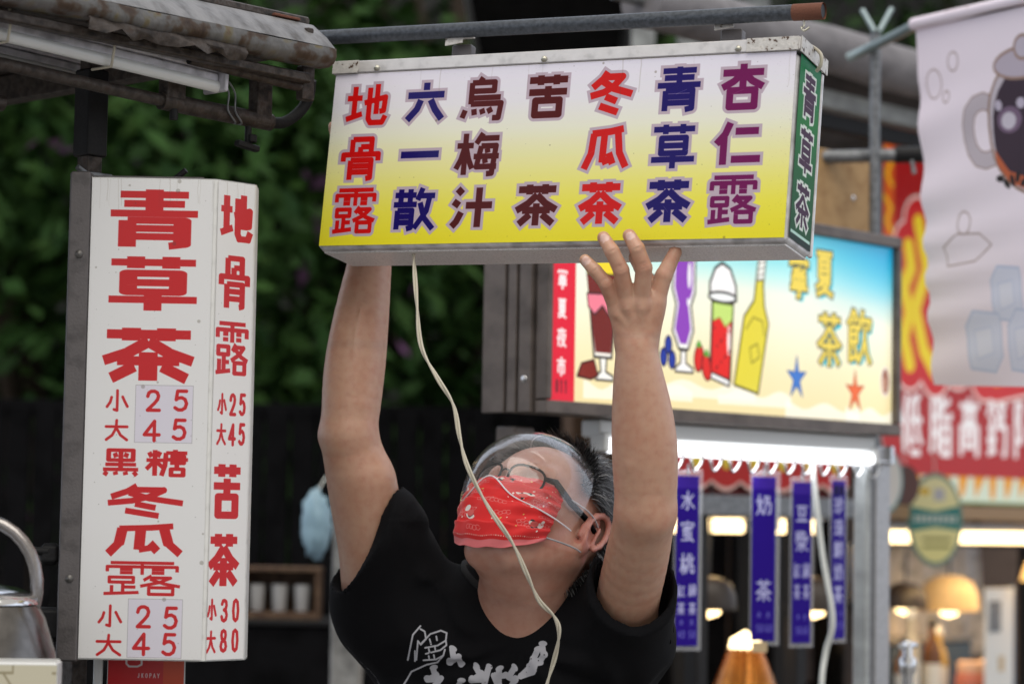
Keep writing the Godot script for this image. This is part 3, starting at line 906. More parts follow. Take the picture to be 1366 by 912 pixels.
func shirt_field() -> Field:
	var f := Field.new()
	f.bone(Vector3(-0.1, 1.345, -3.755), Vector3(0.115, 1.32, -3.69), 0.103, 0.103, 0.05)
	f.bone(Vector3(-0.07, 1.19, -3.75), Vector3(0.09, 1.19, -3.71), 0.138, 0.138, 0.06)
	f.bone(Vector3(-0.05, 0.98, -3.75), Vector3(0.07, 0.98, -3.73), 0.15, 0.15, 0.06)
	f.bone(Vector3(-0.065, 1.385, -3.688), Vector3(0.09, 1.375, -3.66), 0.082, 0.08, 0.05)
	var hem := f.bone(Vector3(-0.05, 0.85, -3.75), Vector3(0.07, 0.85, -3.73), 0.155, 0.155, 0.03)
	f.limit(hem, Vector3(0, 0.84, 0), Vector3.DOWN)
	f.bone(NECK + Vector3(-0.05, -0.042, 0.0), SHOULDER_A + Vector3(0.0, -0.005, 0), 0.072, 0.068, 0.05)
	f.bone(NECK + Vector3(0.05, -0.035, 0.0), SHOULDER_B + Vector3(-0.02, 0.0, 0), 0.07, 0.07, 0.06)
	# sleeves, pushed back to the shoulders by the raised arms
	var a0 := Vector3(-0.161, 1.595, -3.62)
	var a1 := Vector3(-0.227, 1.43, -3.60)
	var a2 := Vector3(-0.264, 1.488, -3.75)
	var na := (a1 - a0).cross(a2 - a0).normalized()
	if na.dot(Vector3(-0.9, 0.4, 0)) < 0: na = -na
	var s1 := f.bone(SHOULDER_A + Vector3(0.02, -0.015, 0), Vector3(-0.203, 1.525, -3.675), 0.082, 0.08, 0.04)
	f.limit(s1, a0.lerp(a1, 0.5), na)
	var s2 := f.bone(Vector3(-0.13, 1.39, -3.71), Vector3(-0.166, 1.54, -3.645), 0.07, 0.028, 0.03)
	f.limit(s2, a0, na)
	var b0 := Vector3(0.133, 1.505, -3.5)
	var b1 := Vector3(0.172, 1.375, -3.475)
	var b2 := Vector3(0.231, 1.503, -3.515)
	var nb := (b1 - b0).cross(b2 - b0).normalized()
	if nb.dot(Vector3(0, 0.3, 1)) < 0: nb = -nb
	var s3 := f.bone(SHOULDER_B + Vector3(0.0, 0.0, -0.01), Vector3(0.183, 1.49, -3.46), 0.07, 0.066, 0.05)
	f.limit(s3, (b0 + b1 + b2) / 3.0 - nb * 0.022, nb)
	# openings for the arms and the neck
	f.bone(Vector3(-0.218, 1.49, -3.7), Vector3(-0.25, 1.668, -3.645), 0.068, 0.071, 0.006, true)
	f.bone(Vector3(0.178, 1.435, -3.555), Vector3(0.191, 1.562, -3.405), 0.057, 0.058, 0.006, true)
	f.bone(Vector3(0.018, 1.487, -3.668), Vector3(0.025, 1.56, -3.62), 0.085, 0.105, 0.006, true)
	var soft := FastNoiseLite.new()
	soft.seed = 4; soft.frequency = 9.0; soft.fractal_octaves = 2
	var pulls := [[Vector3(-0.17, 1.56, -3.64), 55.0], [Vector3(0.15, 1.45, -3.56), 50.0], [Vector3(0.02, 1.36, -3.58), 40.0]]
	f.creases = func(p: Vector3) -> float:
		var d := soft.get_noise_3dv(p) * 0.005
		var calm := clampf((minf(Geometry3D.get_closest_point_to_segment(p, Vector3(-0.2, 1.45, -3.71), Vector3(-0.247, 1.668, -3.645)).distance_to(p), Geometry3D.get_closest_point_to_segment(p, Vector3(0.18, 1.43, -3.565), Vector3(0.196, 1.562, -3.405)).distance_to(p)) - 0.08) / 0.05, 0.12, 1.0)
		for q in pulls:
			var v: Vector3 = p - q[0]
			var r := v.length()
			# folds that run away from where the cloth is held
			d += 0.005 * sin(atan2(v.y + v.z * 0.4, v.x) * 9.0 + soft.get_noise_3dv(p * 0.6 + q[0]) * 5.0) * exp(-pow((r - 0.1) / 0.09, 2.0))
		calm *= clampf((Geometry3D.get_closest_point_to_segment(p, Vector3(0.028, 1.42, -3.68), Vector3(0.025, 1.56, -3.62)).distance_to(p) - 0.1) / 0.05, 0.15, 1.0)
		return d * calm
	return f


func make_person() -> void:
	var man := thing("person", "person in black T-shirt and red mask reaching up under the yellow light box", "person")
	blotches.seed = 31; blotches.frequency = 16.0; blotches.fractal_octaves = 3
	var f := body_field()
	var sh := Shape.new()
	var head := func(p: Vector3) -> bool: return (p - Vector3(0.035, 1.56, -3.6)).length() < 0.152
	var hand := func(p: Vector3) -> bool: return p.y > 1.797
	f.mesh_into(sh, Vector3(-0.42, 0.9, -3.92), Vector3(0.42, 1.83, -3.28), 0.0056, func(p: Vector3) -> bool: return p.y < 1.995 and not (p.x > 0.05 and p.y > 1.808) and (p - Vector3(0.035, 1.56, -3.6)).length() > 0.143 and p.y < 1.812, skin_tint)
	f.mesh_into(sh, Vector3(-0.3, 1.79, -3.78), Vector3(-0.12, 2.2, -3.6), 0.006, func(p: Vector3) -> bool: return p.y > 1.795, skin_tint)
	f.mesh_into(sh, Vector3(0.06, 1.78, -3.43), Vector3(0.26, 1.97, -3.26), 0.0022, hand, skin_tint)
	f.mesh_into(sh, Vector3(-0.13, 1.4, -3.78), Vector3(0.2, 1.73, -3.43), 0.0033, head, skin_tint)
	var skin := mat("skin", Color(0.92, 0.92, 0.92), 0.43)
	skin.vertex_color_use_as_albedo = true
	worn(skin, noise_map(0.03, [[0.0, Color(0.93, 0.86, 0.84)], [0.45, Color(0.98, 0.96, 0.95)], [1.0, Color(1, 1, 0.98)]], 51), 4.0, noise_map(0.25, [[0.0, grey(0)], [1.0, grey(1)]], 52), 0.025)
	skin.subsurf_scatter_enabled = true
	skin.subsurf_scatter_strength = 0.12
	part("body", sh, skin, man)
	# clothes
	var cloth := Shape.new()
	shirt_field().mesh_into(cloth, Vector3(-0.42, 0.8, -3.96), Vector3(0.42, 1.68, -3.36), 0.0055, anywhere, plain_tint)
	for q in cloth.v.size():
		var p := cloth.v[q]
		if cloth.n[q].z > 0.2 and p.z > -3.72:
			cloth.uv[q] = Vector2((p.x + 0.2) / 0.4, (1.45 - p.y) / 0.3)
		else:
			cloth.uv[q] = Vector2(0.99, 0.01)
	var shirt := part("t_shirt", cloth, shirt_material(), man)
	# ribbed collar where the cloth meets the neck opening
	var sf := shirt_field()
	var solid := PackedInt32Array()
	for j in sf.kind.size():
		if not sf.cut[j]: solid.append(j)
	var ring := []
	for k in 49:
		var a := TAU * k / 48.0
		var lo := -0.06
		var hi := 0.14
		for n in 18:
			var m := (lo + hi) * 0.5
			if sf.at(collar_point(a, m), solid) < 0.0: lo = m
			else: hi = m
		ring.append(collar_point(a, lo))
	part("collar", Shape.new().tube(ring, 0.0042, 8, false, 1.9), mats.black_knit, shirt)
	var legs := Field.new()
	legs.chain([Vector3(-0.03, 0.92, -3.75), Vector3(-0.085, 0.82, -3.75), Vector3(-0.1, 0.45, -3.73), Vector3(-0.11, 0.09, -3.75)], [0.14, 0.1, 0.075, 0.06], 0.05)
	legs.chain([Vector3(0.05, 0.92, -3.74), Vector3(0.105, 0.82, -3.74), Vector3(0.12, 0.45, -3.71), Vector3(0.125, 0.09, -3.73)], [0.14, 0.1, 0.075, 0.06], 0.05)
	var tr := Shape.new()
	legs.mesh_into(tr, Vector3(-0.3, 0.0, -4.0), Vector3(0.34, 1.1, -3.5), 0.016, func(p: Vector3) -> bool: return p.y > 0.05, plain_tint)
	part("trousers", tr, worn(mat("trousers", Color(0.03, 0.032, 0.04), 0.9), mats.fine, 4.0), man)
	for x in [-0.11, 0.125]:
		var shoe := Field.new()
		shoe.bone(Vector3(x, 0.045, -3.78), Vector3(x, 0.04, -3.6), 0.045, 0.04, 0.02)
		shoe.bone(Vector3(x, 0.06, -3.76), Vector3(x, 0.1, -3.75), 0.045, 0.045, 0.02)
		var ss := Shape.new()
		shoe.mesh_into(ss, Vector3(x - 0.1, -0.02, -3.86), Vector3(x + 0.1, 0.18, -3.5), 0.013, anywhere, plain_tint)
		part("shoe", ss, mats.black_plastic, man)
	make_hair(man)
	make_mask(man)
	make_eyewear(man)


func collar_point(a: float, t: float) -> Vector3:
	var p := Vector3(0.018, 1.487, -3.668)
	var q := Vector3(0.025, 1.56, -3.62)
	var d := (q - p).normalized()
	var x := d.cross(Vector3.BACK).normalized()
	var y := x.cross(d)
	return p + d * t + (x * cos(a) + y * sin(a)) * (0.085 + 0.02 * clampf(t / 0.1137, 0.0, 1.0) - 0.001)


func shirt_material() -> StandardMaterial3D:
	var cv := Canvas.new(1000, 750, Color8(19, 19, 22))
	var ink := Color8(205, 205, 212)
	# print across the chest: an outlined fist and a line of thick brush writing
	var at := func(x: float, y: float) -> Vector2: return Vector2(((x - 683.0) * 0.0011 + 0.2) / 0.4 * 1000.0, (1.45 - (1.55 - (y - 690.0) * 0.0011)) / 0.3 * 750.0)
	var fist := [[[566, 838], [556, 850], [549, 885]], [[566, 842], [572, 845], [574, 855], [567, 863], [563, 858], [561, 884]], [[559, 872], [559, 886]], [[568, 861], [580, 848], [594, 843], [602, 846], [601, 856], [590, 863], [573, 867]], [[601, 856], [602, 862], [594, 869], [574, 875]], [[600, 868], [598, 876], [588, 882], [571, 884]], [[598, 876], [590, 886], [575, 890], [554, 901], [548, 912], [540, 925]], [[579, 855], [581, 862]], [[588, 851], [589, 856]], [[578, 868], [579, 873]], [[586, 864], [587, 869]], [[578, 878], [579, 883]], [[585, 876], [586, 881]]]
	for line in fist:
		var p := PackedVector2Array()
		for q in line: p.append(at.call(q[0], q[1]))
		cv.lines([p], 3.2, ink, 0.0, ink, false)
	var brush := [[610, 880, [[0, -12], [2, 0], [-4, 6], [8, -2], [12, 8]]], [584, 905, [[0, -10], [3, 0], [-8, 6], [10, 4], [2, 14]]], [645, 905, [[-3, -14], [3, -4], [-9, 4], [9, 2], [14, -14], [8, 12], [-8, 14]]], [622, 925, [[0, -14], [-6, -2], [6, 4], [8, 12]]], [675, 905, [[-2, -12], [-2, 12], [-8, -2], [6, -4]]], [689, 905, [[4, -14], [-3, -2], [5, 2], [-1, 14]]], [716, 885, [[8, -20], [2, -6], [-2, 4], [-14, 16], [2, 10], [6, -4]]], [732, 868, [[-2, -10], [0, 4], [-6, 14]]], [655, 940, [[-16, 0], [0, -6], [14, 2], [4, 10]]], [700, 935, [[-10, -6], [6, -2], [-4, 8], [10, 10]]]]
	for g in brush:
		var p := PackedVector2Array()
		for q in g[2]: p.append(at.call(g[0] + q[0], g[1] + q[1]))
		cv.lines([p], 11.0, ink, 0.0, ink, false)
		for n in p.size(): cv.oval(p[n] + Vector2(3, -4), Vector2(16 - n * 1.5, 10 + n % 3 * 3), ink, 0.0, ink, n * 1.1 + g[0])
	for k in 26:
		cv.specks(6, Color8(17, 17, 19), 1.0, 3.0, 100 + k)
	var m := printed("t_shirt_cloth", cv, 0.9)
	m.albedo_color = Color(0.85, 0.85, 0.85)
	m.metallic_specular = 0.25
	m.texture_repeat = false
	return m


func make_hair(man: Node3D) -> void:
	# short hair: a close cap and many separate strands, black with grey and white among them
	var g := RandomNumberGenerator.new()
	g.seed = 77
	var cap := Field.new()
	head_lump(cap, 0, 0.041, -0.028, 0.083, 0.098, 0.108, 0.01)
	head_lump(cap, 0, -0.03, -0.045, 0.062, 0.06, 0.055, 0.03)
	var inv := head_at.affine_inverse()
	var grows := func(p: Vector3) -> bool:
		var q := inv * p
		if absf(q.x) > 0.055 and q.z > -0.048 and q.y < 0.042: return false
		return q.z < 0.045 + 0.008 * sin(q.x * 170.0) * sin(q.y * 130.0) - maxf(0.0, 0.055 - q.y) * 0.75 and q.y > -0.075 - q.z * 0.2
	var sh := Shape.new()
	cap.mesh_into(sh, Vector3(-0.13, 1.4, -3.78), Vector3(0.22, 1.75, -3.43), 0.006, grows, func(_p, _n) -> Color: return Color(0.02, 0.018, 0.018))
	var roots := sh.v.size()
	var total := 20000
	for k in total:
		var j := g.randi() % roots
		var p := sh.v[j] + Vector3(g.randf_range(-1, 1), g.randf_range(-1, 1), g.randf_range(-1, 1)) * 0.004
		var n := sh.n[j]
		var q := inv * p
		# growth runs back and down from the crown, forward over the brow
		var flow := Vector3(q.x * 3.0, -0.35 + q.y * 1.5, -0.75 if q.z < 0.02 else 0.35)
		var dir := (n * g.randf_range(0.35, 1.0) + head_at.basis * flow.normalized() * g.randf_range(0.5, 1.0) + Vector3(g.randf_range(-1, 1), g.randf_range(-1, 1), g.randf_range(-1, 1)) * 0.42).normalized()
		var long := g.randf_range(0.014, 0.034) * (1.0 if q.y > 0.02 else 0.55)
		var side := dir.cross(n).normalized() * g.randf_range(0.0004, 0.0007)
		var white := g.randf()
		sh.tint = Color(0.016, 0.014, 0.014) if white < 0.52 else (Color(0.1, 0.1, 0.1) if white < 0.84 else Color(0.36, 0.36, 0.36))
		var bend := (n * -0.3 + head_at.basis * flow.normalized() * 0.7) * long * 0.35
		var a := sh.vert(p - side, n); var b := sh.vert(p + side, n)
		var c := sh.vert(p + dir * long * 0.5 - side * 0.8, n); var d := sh.vert(p + dir * long * 0.5 + side * 0.8, n)
		var e := sh.vert(p + dir * long + bend, n)
		sh.quad(a, b, d, c); sh.tri(c, d, e)
	# eyebrows
	for k in 500:
		var s: float = [-1.0, 1.0][k % 2]
		var t := g.randf()
		var p := hd(s * lerpf(0.014, 0.055, t), 0.026 + 0.004 * sin(t * 3.0) + g.randf_range(-0.003, 0.003), lerpf(0.102, 0.083, t))
		var dir := (head_at.basis * Vector3(s * 0.8, g.randf_range(-0.2, 0.5), -0.1)).normalized()
		sh.tint = Color(0.02, 0.018, 0.018)
		var up := head_at.basis.z.normalized()
		var side := dir.cross(up).normalized() * 0.0006
		sh.tri(sh.vert(p - side, up), sh.vert(p + side, up), sh.vert(p + dir * 0.008, up))
	sh.tint = Color.WHITE
	var m := mat("hair", Color.WHITE, 0.45)
	m.vertex_color_use_as_albedo = true
	part("hair", sh, m, man)


func mask_point(u: float, v: float) -> Vector3:
	# u -1..1 across the face, v 0 at the nose to 1 under the chin, in head space
	var mid_y := [0.004, -0.018, -0.04, -0.064, -0.09, -0.116]
	var mid_z := [0.106, 0.122, 0.129, 0.126, 0.118, 0.1]
	var s := v * 5.0
	var k := mini(int(s), 4)
	var t := s - k
	var y := lerpf(mid_y[k], mid_y[k + 1], t)
	var z := lerpf(mid_z[k], mid_z[k + 1], t)
	var side_y := lerpf(0.012, -0.066, v)
	var side_z := lerpf(0.064, 0.056, v)
	var side_x := lerpf(0.0735, 0.071, v) + 0.003 * sin(v * PI)
	var a := u * PI * 0.5
	var w := pow(maxf(cos(a), 0.0), 0.85)
	var fold := fposmod(v * 3.6 + 0.15, 1.0)
	var pleat := 0.005 * (1.0 - fold) * (0.3 + 0.7 * w) * (1.0 if v > 0.1 and v < 0.93 else 0.0)
	var ripple := 0.0024 * sin(v * 40.0 + u * 7.0) * absf(u) + 0.0016 * sin(u * 17.0 + v * 11.0)
	return Vector3(side_x * sin(a), lerpf(side_y, y, w), lerpf(side_z, z, w)) + Vector3(sin(a) * 0.7, 0, maxf(w, 0.3)) * (pleat + ripple)


func make_mask(man: Node3D) -> void:
	var cv := Canvas.new(640, 512, Color8(226, 26, 28))
	var g := RandomNumberGenerator.new()
	g.seed = 12
	var pink := Color8(232, 120, 118)
	for k in 40:
		# little clouds drawn in outline
		var c := Vector2(g.randf_range(20, 620), g.randf_range(30, 440))
		for q in 4:
			var o := Vector2(q * 16 - 24, g.randf_range(-6, 6))
			var arc := PackedVector2Array()
			for t in 10: arc.append(c + o + Vector2(cos(t * 0.6), sin(t * 0.6)) * g.randf_range(8, 11))
			cv.lines([arc], 1.4, pink, 0.0, pink, false)
	for k in 70:
		var c := Vector2(g.randf_range(10, 630), g.randf_range(20, 450))
		var r := g.randf_range(3, 8)
		cv.oval(c, Vector2(r, r * 0.6), [Color8(236, 214, 205), Color8(216, 180, 96), Color8(240, 236, 228)][k % 3], 0.0, Color.BLACK, g.randf() * 3.0)
	for c in [Vector2(270, 356), Vector2(470, 210), Vector2(140, 200), Vector2(560, 380), Vector2(360, 90)]:
		# dappled white and dark patches with a rose between
		for q in 7:
			cv.oval(c + Vector2(g.randf_range(-38, 38), g.randf_range(-26, 26)), Vector2(g.randf_range(10, 22), g.randf_range(7, 13)), [Color8(238, 232, 226), Color8(40, 34, 36)][q % 2], 0.0, Color.BLACK, g.randf() * 3.0)
		cv.oval(c, Vector2(20, 17), Color8(224, 96, 92))
	cv.rect(0, 478, 640, 512, Color8(222, 112, 116))
	for k in 60: cv.rect(8 + k * 10 + g.randi() % 4, 462, 13 + k * 10, 468, Color8(235, 190, 180))
	var rows := []
	for y in 73:
		var line := []
		for x in 41: line.append(head_at * mask_point(-1.0 + x / 20.0, y / 72.0))
		rows.append(line)
	var m := printed("mask_cloth", cv, 0.75)
	m.rim_enabled = true; m.rim = 0.3
	m.uv1_scale = Vector3(1, 1, 1)
	var mk := part("face_mask", Shape.new().sheet(rows, 0.0012), m, man)
	mk.set_meta("label", "red patterned face mask with pink lower hem")
	for s in [-1.0, 1.0]:
		for v in [0.06, 0.94]:
			var e := mask_point(s, v)
			var ear := Vector3(s * 0.084, 0.02 if v < 0.5 else -0.03, -0.02)
			var path := []
			for t in 9:
				var w := t / 8.0
				var p := e.lerp(ear, w)
				p.x += s * 0.014 * sin(w * PI)
				path.append(head_at * p)
			part("ear_loop", Shape.new().tube(path, 0.0014, 8), mats.white_cloth, mk)


func make_eyewear(man: Node3D) -> void:
	var frame := mat("spectacle_frame", Color(0.004, 0.004, 0.005), 0.5)
	frame.metallic_specular = 0.15
	var glass := pane("spectacle_glass", Color(1, 1, 1), 0.03)
	var gl := Node3D.new(); gl.name = "spectacles"; man.add_child(gl)
	for s in [-1.0, 1.0]:
		var ring := []
		var disc := []
		for k in 29:
			var a := TAU * k / 28.0
			var x: float = s * 0.034 + 0.0265 * signf(cos(a)) * pow(absf(cos(a)), 0.65)
			var y := -0.001 + 0.0175 * signf(sin(a)) * pow(absf(sin(a)), 0.7)
			ring.append(hd(x, y, 0.116 - x * x * 5.0 + y * 0.1))
			disc.append(ring[-1])
		part("rim", Shape.new().tube(ring, 0.0019, 8, false), frame, gl)
		disc.pop_back()
		var ls := Shape.new()
		var mid := ls.vert(hd(s * 0.034, -0.001, 0.1115), head_at.basis.z.normalized())
		var f := []
		for p in disc: f.append(ls.vert(p, (head_at.basis.z + head_at.basis.x * s * 0.25).normalized()))
		for k in f.size(): ls.tri(mid, f[k], f[(k + 1) % f.size()])
		part("lens", ls, glass, gl)
		part("temple", Shape.new().tube([hd(s * 0.0605, 0.006, 0.098), hd(s * 0.073, 0.008, 0.09), hd(s * 0.079, 0.006, 0.05), hd(s * 0.084, 0.012, 0.0), hd(s * 0.084, 0.01, -0.022)], [0.0016, 0.0022, 0.0022, 0.002, 0.0016], 8, true, 2.2), frame, gl)
	part("bridge", Shape.new().tube([hd(-0.0085, 0.004, 0.1155), hd(0, 0.006, 0.118), hd(0.0085, 0.004, 0.1155)], 0.0015, 8), frame, gl)
	# clear visor over brow, eyes and nose
	var rows := []
	var low := []
	for y in 33:
		var line := []
		for x in 49:
			var az := lerpf(-1.4, 1.4, x / 48.0)
			# its lower edge dips either side of the nose
			var bottom := -0.5 + 0.22 * exp(-pow(az / 0.3, 2.0)) + 0.16 * pow(absf(az) / 1.62, 2.0)
			var el := lerpf(1.1, bottom, y / 32.0)
			line.append(hd(sin(az) * cos(el) * 0.104, 0.005 + sin(el) * 0.108, 0.022 + cos(az) * cos(el) * 0.122))
		rows.append(line)
	var clear := pane("clear_visor", Color(1, 1, 1), 0.025, 0.03)
	clear.metallic_specular = 0.42
	var visor := part("face_shield", Shape.new().sheet(rows, 0.0014), clear, man)
	visor.set_meta("label", "clear domed plastic face shield")
	var edge := pane("visor_edge", Color(0.8, 0.8, 0.84), 0.75, 0.2)
	var rim := []
	for x in 49: rim.append(rows[32][x])
	part("visor_rim", Shape.new().tube(rim, 0.0012, 6), edge, visor)
	var top := []
	for x in 49: top.append(rows[0][x])
	part("visor_rim", Shape.new().tube(top, 0.0009, 6), edge, visor)


# ---------------------------------------------------------------- signs near the camera
func hanging_light_box() -> void:
	var long := 0.728
	var tall := 0.2856
	var deep := 0.104
	var t := thing("light_box_sign", "long yellow and white light box with seven columns of red, blue and purple characters", "sign", Vector3(0.0482, 2.0728, -3.42), Vector3(-7.05, -25.27, -0.94))
	var white := worn(mat("acrylic_case", Color(0.66, 0.65, 0.66), 0.3), mats.dirt, 3.0, null, 0.0, true)
	part("case", Shape.new().box(Vector3(0, -0.009, -deep * 0.5), Vector3(long, tall - 0.018, deep), 0.007), white, t)
	# front print
	var cv := Canvas.new(1280, 472)
	cv.fade([[0.0, Color8(240, 236, 250)], [0.2, Color8(242, 240, 246)], [0.36, Color8(245, 245, 224)], [0.58, Color8(247, 243, 160)], [0.8, Color8(247, 239, 84)], [1.0, Color8(244, 232, 46)]])
	var red := Color8(214, 22, 22)
	var blue := Color8(28, 16, 104)
	var brown := Color8(84, 16, 18)
	var plum := Color8(116, 18, 88)
	var rim := Color8(196, 178, 192)
	var columns := [["地骨露", red, 0.077], ["六一散", blue, 0.213], ["烏梅汁", brown, 0.343], ["苦 茶", brown, 0.485], ["冬瓜茶", red, 0.621], ["青草茶", blue, 0.763], ["杏仁露", plum, 0.894]]
	for col in columns:
		for k in 3:
			var sign: String = col[0][k]
			if sign == " ": continue
			var y: float = [0.185, 0.5, 0.8][k] - 0.012 * col[2]
			if sign == "一": y -= 0.01
			write(cv, sign, Vector2(col[2] * 1280.0 - (k - 1) * 3.0, y * 472.0), Vector2(138, 130), 5.8 if sign == "露" else 7.6 if sign in "骨烏梅散青草地" else 9.2, col[1], 8.0, rim)
	cv.specks(46, Color(0.25, 0.22, 0.16, 0.5), 0.5, 1.3, 5)
	cv.specks(7, Color(0.35, 0.3, 0.2, 0.35), 2.0, 4.0, 9)
	cv.grime(41)
	var front := printed("light_box_print", cv, 0.22)
	front.metallic_specular = 0.3
	var fs := Shape.new()
	fs.panel(Vector3(-long * 0.5 + 0.004, -tall * 0.5 + 0.006, 0.0012), Vector3(long - 0.008, 0, 0), Vector3(0, tall - 0.024, 0))
	part("front_panel", fs, front, t)
	# green end print
	var ce := Canvas.new(180, 480)
	ce.fade([[0.0, Color8(6, 112, 70)], [0.3, Color8(14, 120, 46)], [0.6, Color8(6, 98, 42)], [1.0, Color8(2, 74, 36)]])
	for k in 3: write(ce, ["青", "草", "茶"][k], Vector2(92, 92 + k * 144), Vector2(132, 130), 7.5, Color8(62, 22, 58), 8.0, Color8(222, 230, 222))
	ce.rect(8, 456, 172, 464, Color8(190, 226, 214))
	ce.rect(0, 464, 180, 480, Color8(6, 40, 28))
	ce.grime(42, 0.3)
	var es := Shape.new()
	es.panel(Vector3(long * 0.5 + 0.0012, -tall * 0.5 + 0.008, -0.004), Vector3(0, 0, -deep + 0.014), Vector3(0, tall - 0.028, 0))
	var end_print := printed("light_box_end_print", ce, 0.3)
	end_print.metallic_specular = 0.12
	part("end_panel", es, end_print, t)
	part("edge_strip", Shape.new().box(Vector3(long * 0.5 - 0.001, -0.01, -deep + 0.004), Vector3(0.007, tall - 0.022, 0.008), 0.002), white, t)
	part("base_plate", Shape.new().box(Vector3(0, -tall * 0.5 - 0.0005, -deep * 0.5 - 0.004), Vector3(long - 0.012, 0.003, deep - 0.016), 0.001), worn(mat("base_metal", Color(0.84, 0.83, 0.82), 0.32, 0.0), mats.fine, 5.0, mats.relief, 0.03, true), t)
	# metal cap along the top with corner plates and screws
	part("top_rail", Shape.new().box(Vector3(0, tall * 0.5 - 0.008, -deep * 0.5), Vector3(long + 0.005, 0.019, deep + 0.008), 0.002), mats.rail_metal, t)
	for s in [[-0.343, 0.044], [0.326, 0.076]]:
		part("corner_plate", Shape.new().box(Vector3(s[0], tall * 0.5 - 0.008, 0.0048), Vector3(s[1], 0.0195, 0.0016), 0.0006), mats.chipped_metal, t)
	part("corner_plate", Shape.new().box(Vector3(long * 0.5 + 0.0034, tall * 0.5 - 0.009, -deep * 0.5 - 0.002), Vector3(0.0016, 0.0225, deep + 0.012), 0.0006), mats.chipped_metal, t)
	for u in [-0.29, -0.018, 0.276]:
		var s := Shape.new().lathe([Vector2(0.0001, 0.004), Vector2(0.003, 0.0034), Vector2(0.0046, 0.001), Vector2(0.0048, 0)], Transform3D(Basis(Vector3.RIGHT, PI / 2), Vector3(u, tall * 0.5 - 0.012, 0.0045)), 14)
		s.box(Vector3(u, tall * 0.5 - 0.012, 0.0083), Vector3(0.004, 0.0008, 0.0008), 0.0002)
		part("screw", s, mats.screw, t)
	# hangers: a strap from the cap up over the pipe
	for u in [-0.19, 0.235]:
		var h := part("hanger", Shape.new().box(Vector3(u + 0.006, tall * 0.5 + 0.016, -deep * 0.62), Vector3(0.032, 0.044, 0.018), 0.002), mats.channel_metal, t)
		var clip := Shape.new().box(Vector3(u, tall * 0.5 + 0.043, -0.042), Vector3(0.029, 0.021, 0.002), 0.0008, Basis(Vector3.FORWARD, -0.12) * Basis(Vector3.RIGHT, -0.25))
		clip.box(Vector3(u + 0.002, tall * 0.5 + 0.0535, -0.06), Vector3(0.029, 0.002, 0.034), 0.0008)
		part("clip", clip, mats.chipped_metal, h)
	# lead that loops from the back over the end
	part("lead", Shape.new().tube(bent([Vector3(0.25, 0.135, -0.1), Vector3(0.3, 0.152, -0.09), Vector3(0.345, 0.155, -0.062), Vector3(0.376, 0.137, -0.048), Vector3(0.3785, 0.12, -0.05), Vector3(0.371, 0.112, -0.055)], 6), 0.0026, 8), mats.cord, t)
	# the pipe it hangs from
	var p := thing("hanging_pipe", "dark grey steel pipe with rusty end above the yellow light box", "pipe", Vector3(-0.62, 2.283, -3.823))
	var far := Vector3(1.041, -0.032, 0.523)
	part("pipe", Shape.new().tube([Vector3.ZERO, far * 0.3, far * 0.6, far * 0.965], 0.0112, 18), mats.dark_pipe, p)
	part("pipe_end", Shape.new().tube([far * 0.962, far], 0.0118, 18, false), mats.rust, p)
	part("pipe_bore", Shape.new().tube([far * 0.966, far * 0.9985], 0.0092, 18), mats.black_steel, p)
	var hook := bent([far * 0.975 + Vector3(0, -0.008, 0), far * 0.975 + Vector3(0.0, -0.02, 0.002), far * 0.975 + Vector3(-0.004, -0.023, 0.004), far * 0.975 + Vector3(0.0, -0.027, 0.005), far * 0.975 + Vector3(0.007, -0.022, 0.004)], 5)
	part("hook", Shape.new().tube(hook, 0.0017, 8), mats.screw, p)
	part("stay", beam(Vector3(0.05, 0.0, 0.03), Vector3(0.32, -0.035, 0.33), 0.012, 0.012), mats.grimy_steel, p)


func bent(pts: Array, per := 6) -> Array:
	# a smooth line through the points
	var out := []
	for k in pts.size() - 1:
		for t in per:
			out.append((pts[k] as Vector3).cubic_interpolate(pts[k + 1], pts[maxi(k - 1, 0)], pts[mini(k + 2, pts.size() - 1)], float(t) / per))
	out.append(pts[-1])
	return out


func power_cord() -> void:
	var path := bent([Vector3(-0.146, 1.94, -3.53), Vector3(-0.143, 1.906, -3.5), Vector3(-0.137, 1.85, -3.47), Vector3(-0.129, 1.79, -3.45), Vector3(-0.105, 1.745, -3.43), Vector3(-0.081, 1.706, -3.42), Vector3(-0.071, 1.66, -3.41), Vector3(-0.058, 1.617, -3.4), Vector3(-0.028, 1.562, -3.395), Vector3(0.005, 1.515, -3.395), Vector3(0.026, 1.472, -3.4), Vector3(0.044, 1.435, -3.41), Vector3(0.066, 1.412, -3.42), Vector3(0.073, 1.39, -3.425), Vector3(0.068, 1.355, -3.44), Vector3(0.056, 1.31, -3.45), Vector3(0.03, 1.2, -3.46), Vector3(0.05, 0.8, -3.42), Vector3(0.08, 0.3, -3.35), Vector3(0.1, 0.03, -3.3), Vector3(0.2, 0.006, -3.2), Vector3(0.4, 0.006, -3.25)], 7)
	var a := []
	var b := []
	for k in path.size():
		# two cores lying side by side, turning about each other
		var d: Vector3 = (path[mini(k + 1, path.size() - 1)] - path[maxi(k - 1, 0)]).normalized()
		var x := d.cross(Vector3(0, 0, 1)).normalized()
		var o := (x * cos(k * 0.32) + d.cross(x) * sin(k * 0.32)) * 0.0017
		a.append(path[k] + o); b.append(path[k] - o)
	var s := Shape.new().tube(a, 0.0019, 8)
	s.tube(b, 0.0019, 8)
	solo("power_cord", s, mats.cord, "twisted cream flex hanging down in front of the masked person", "cord")


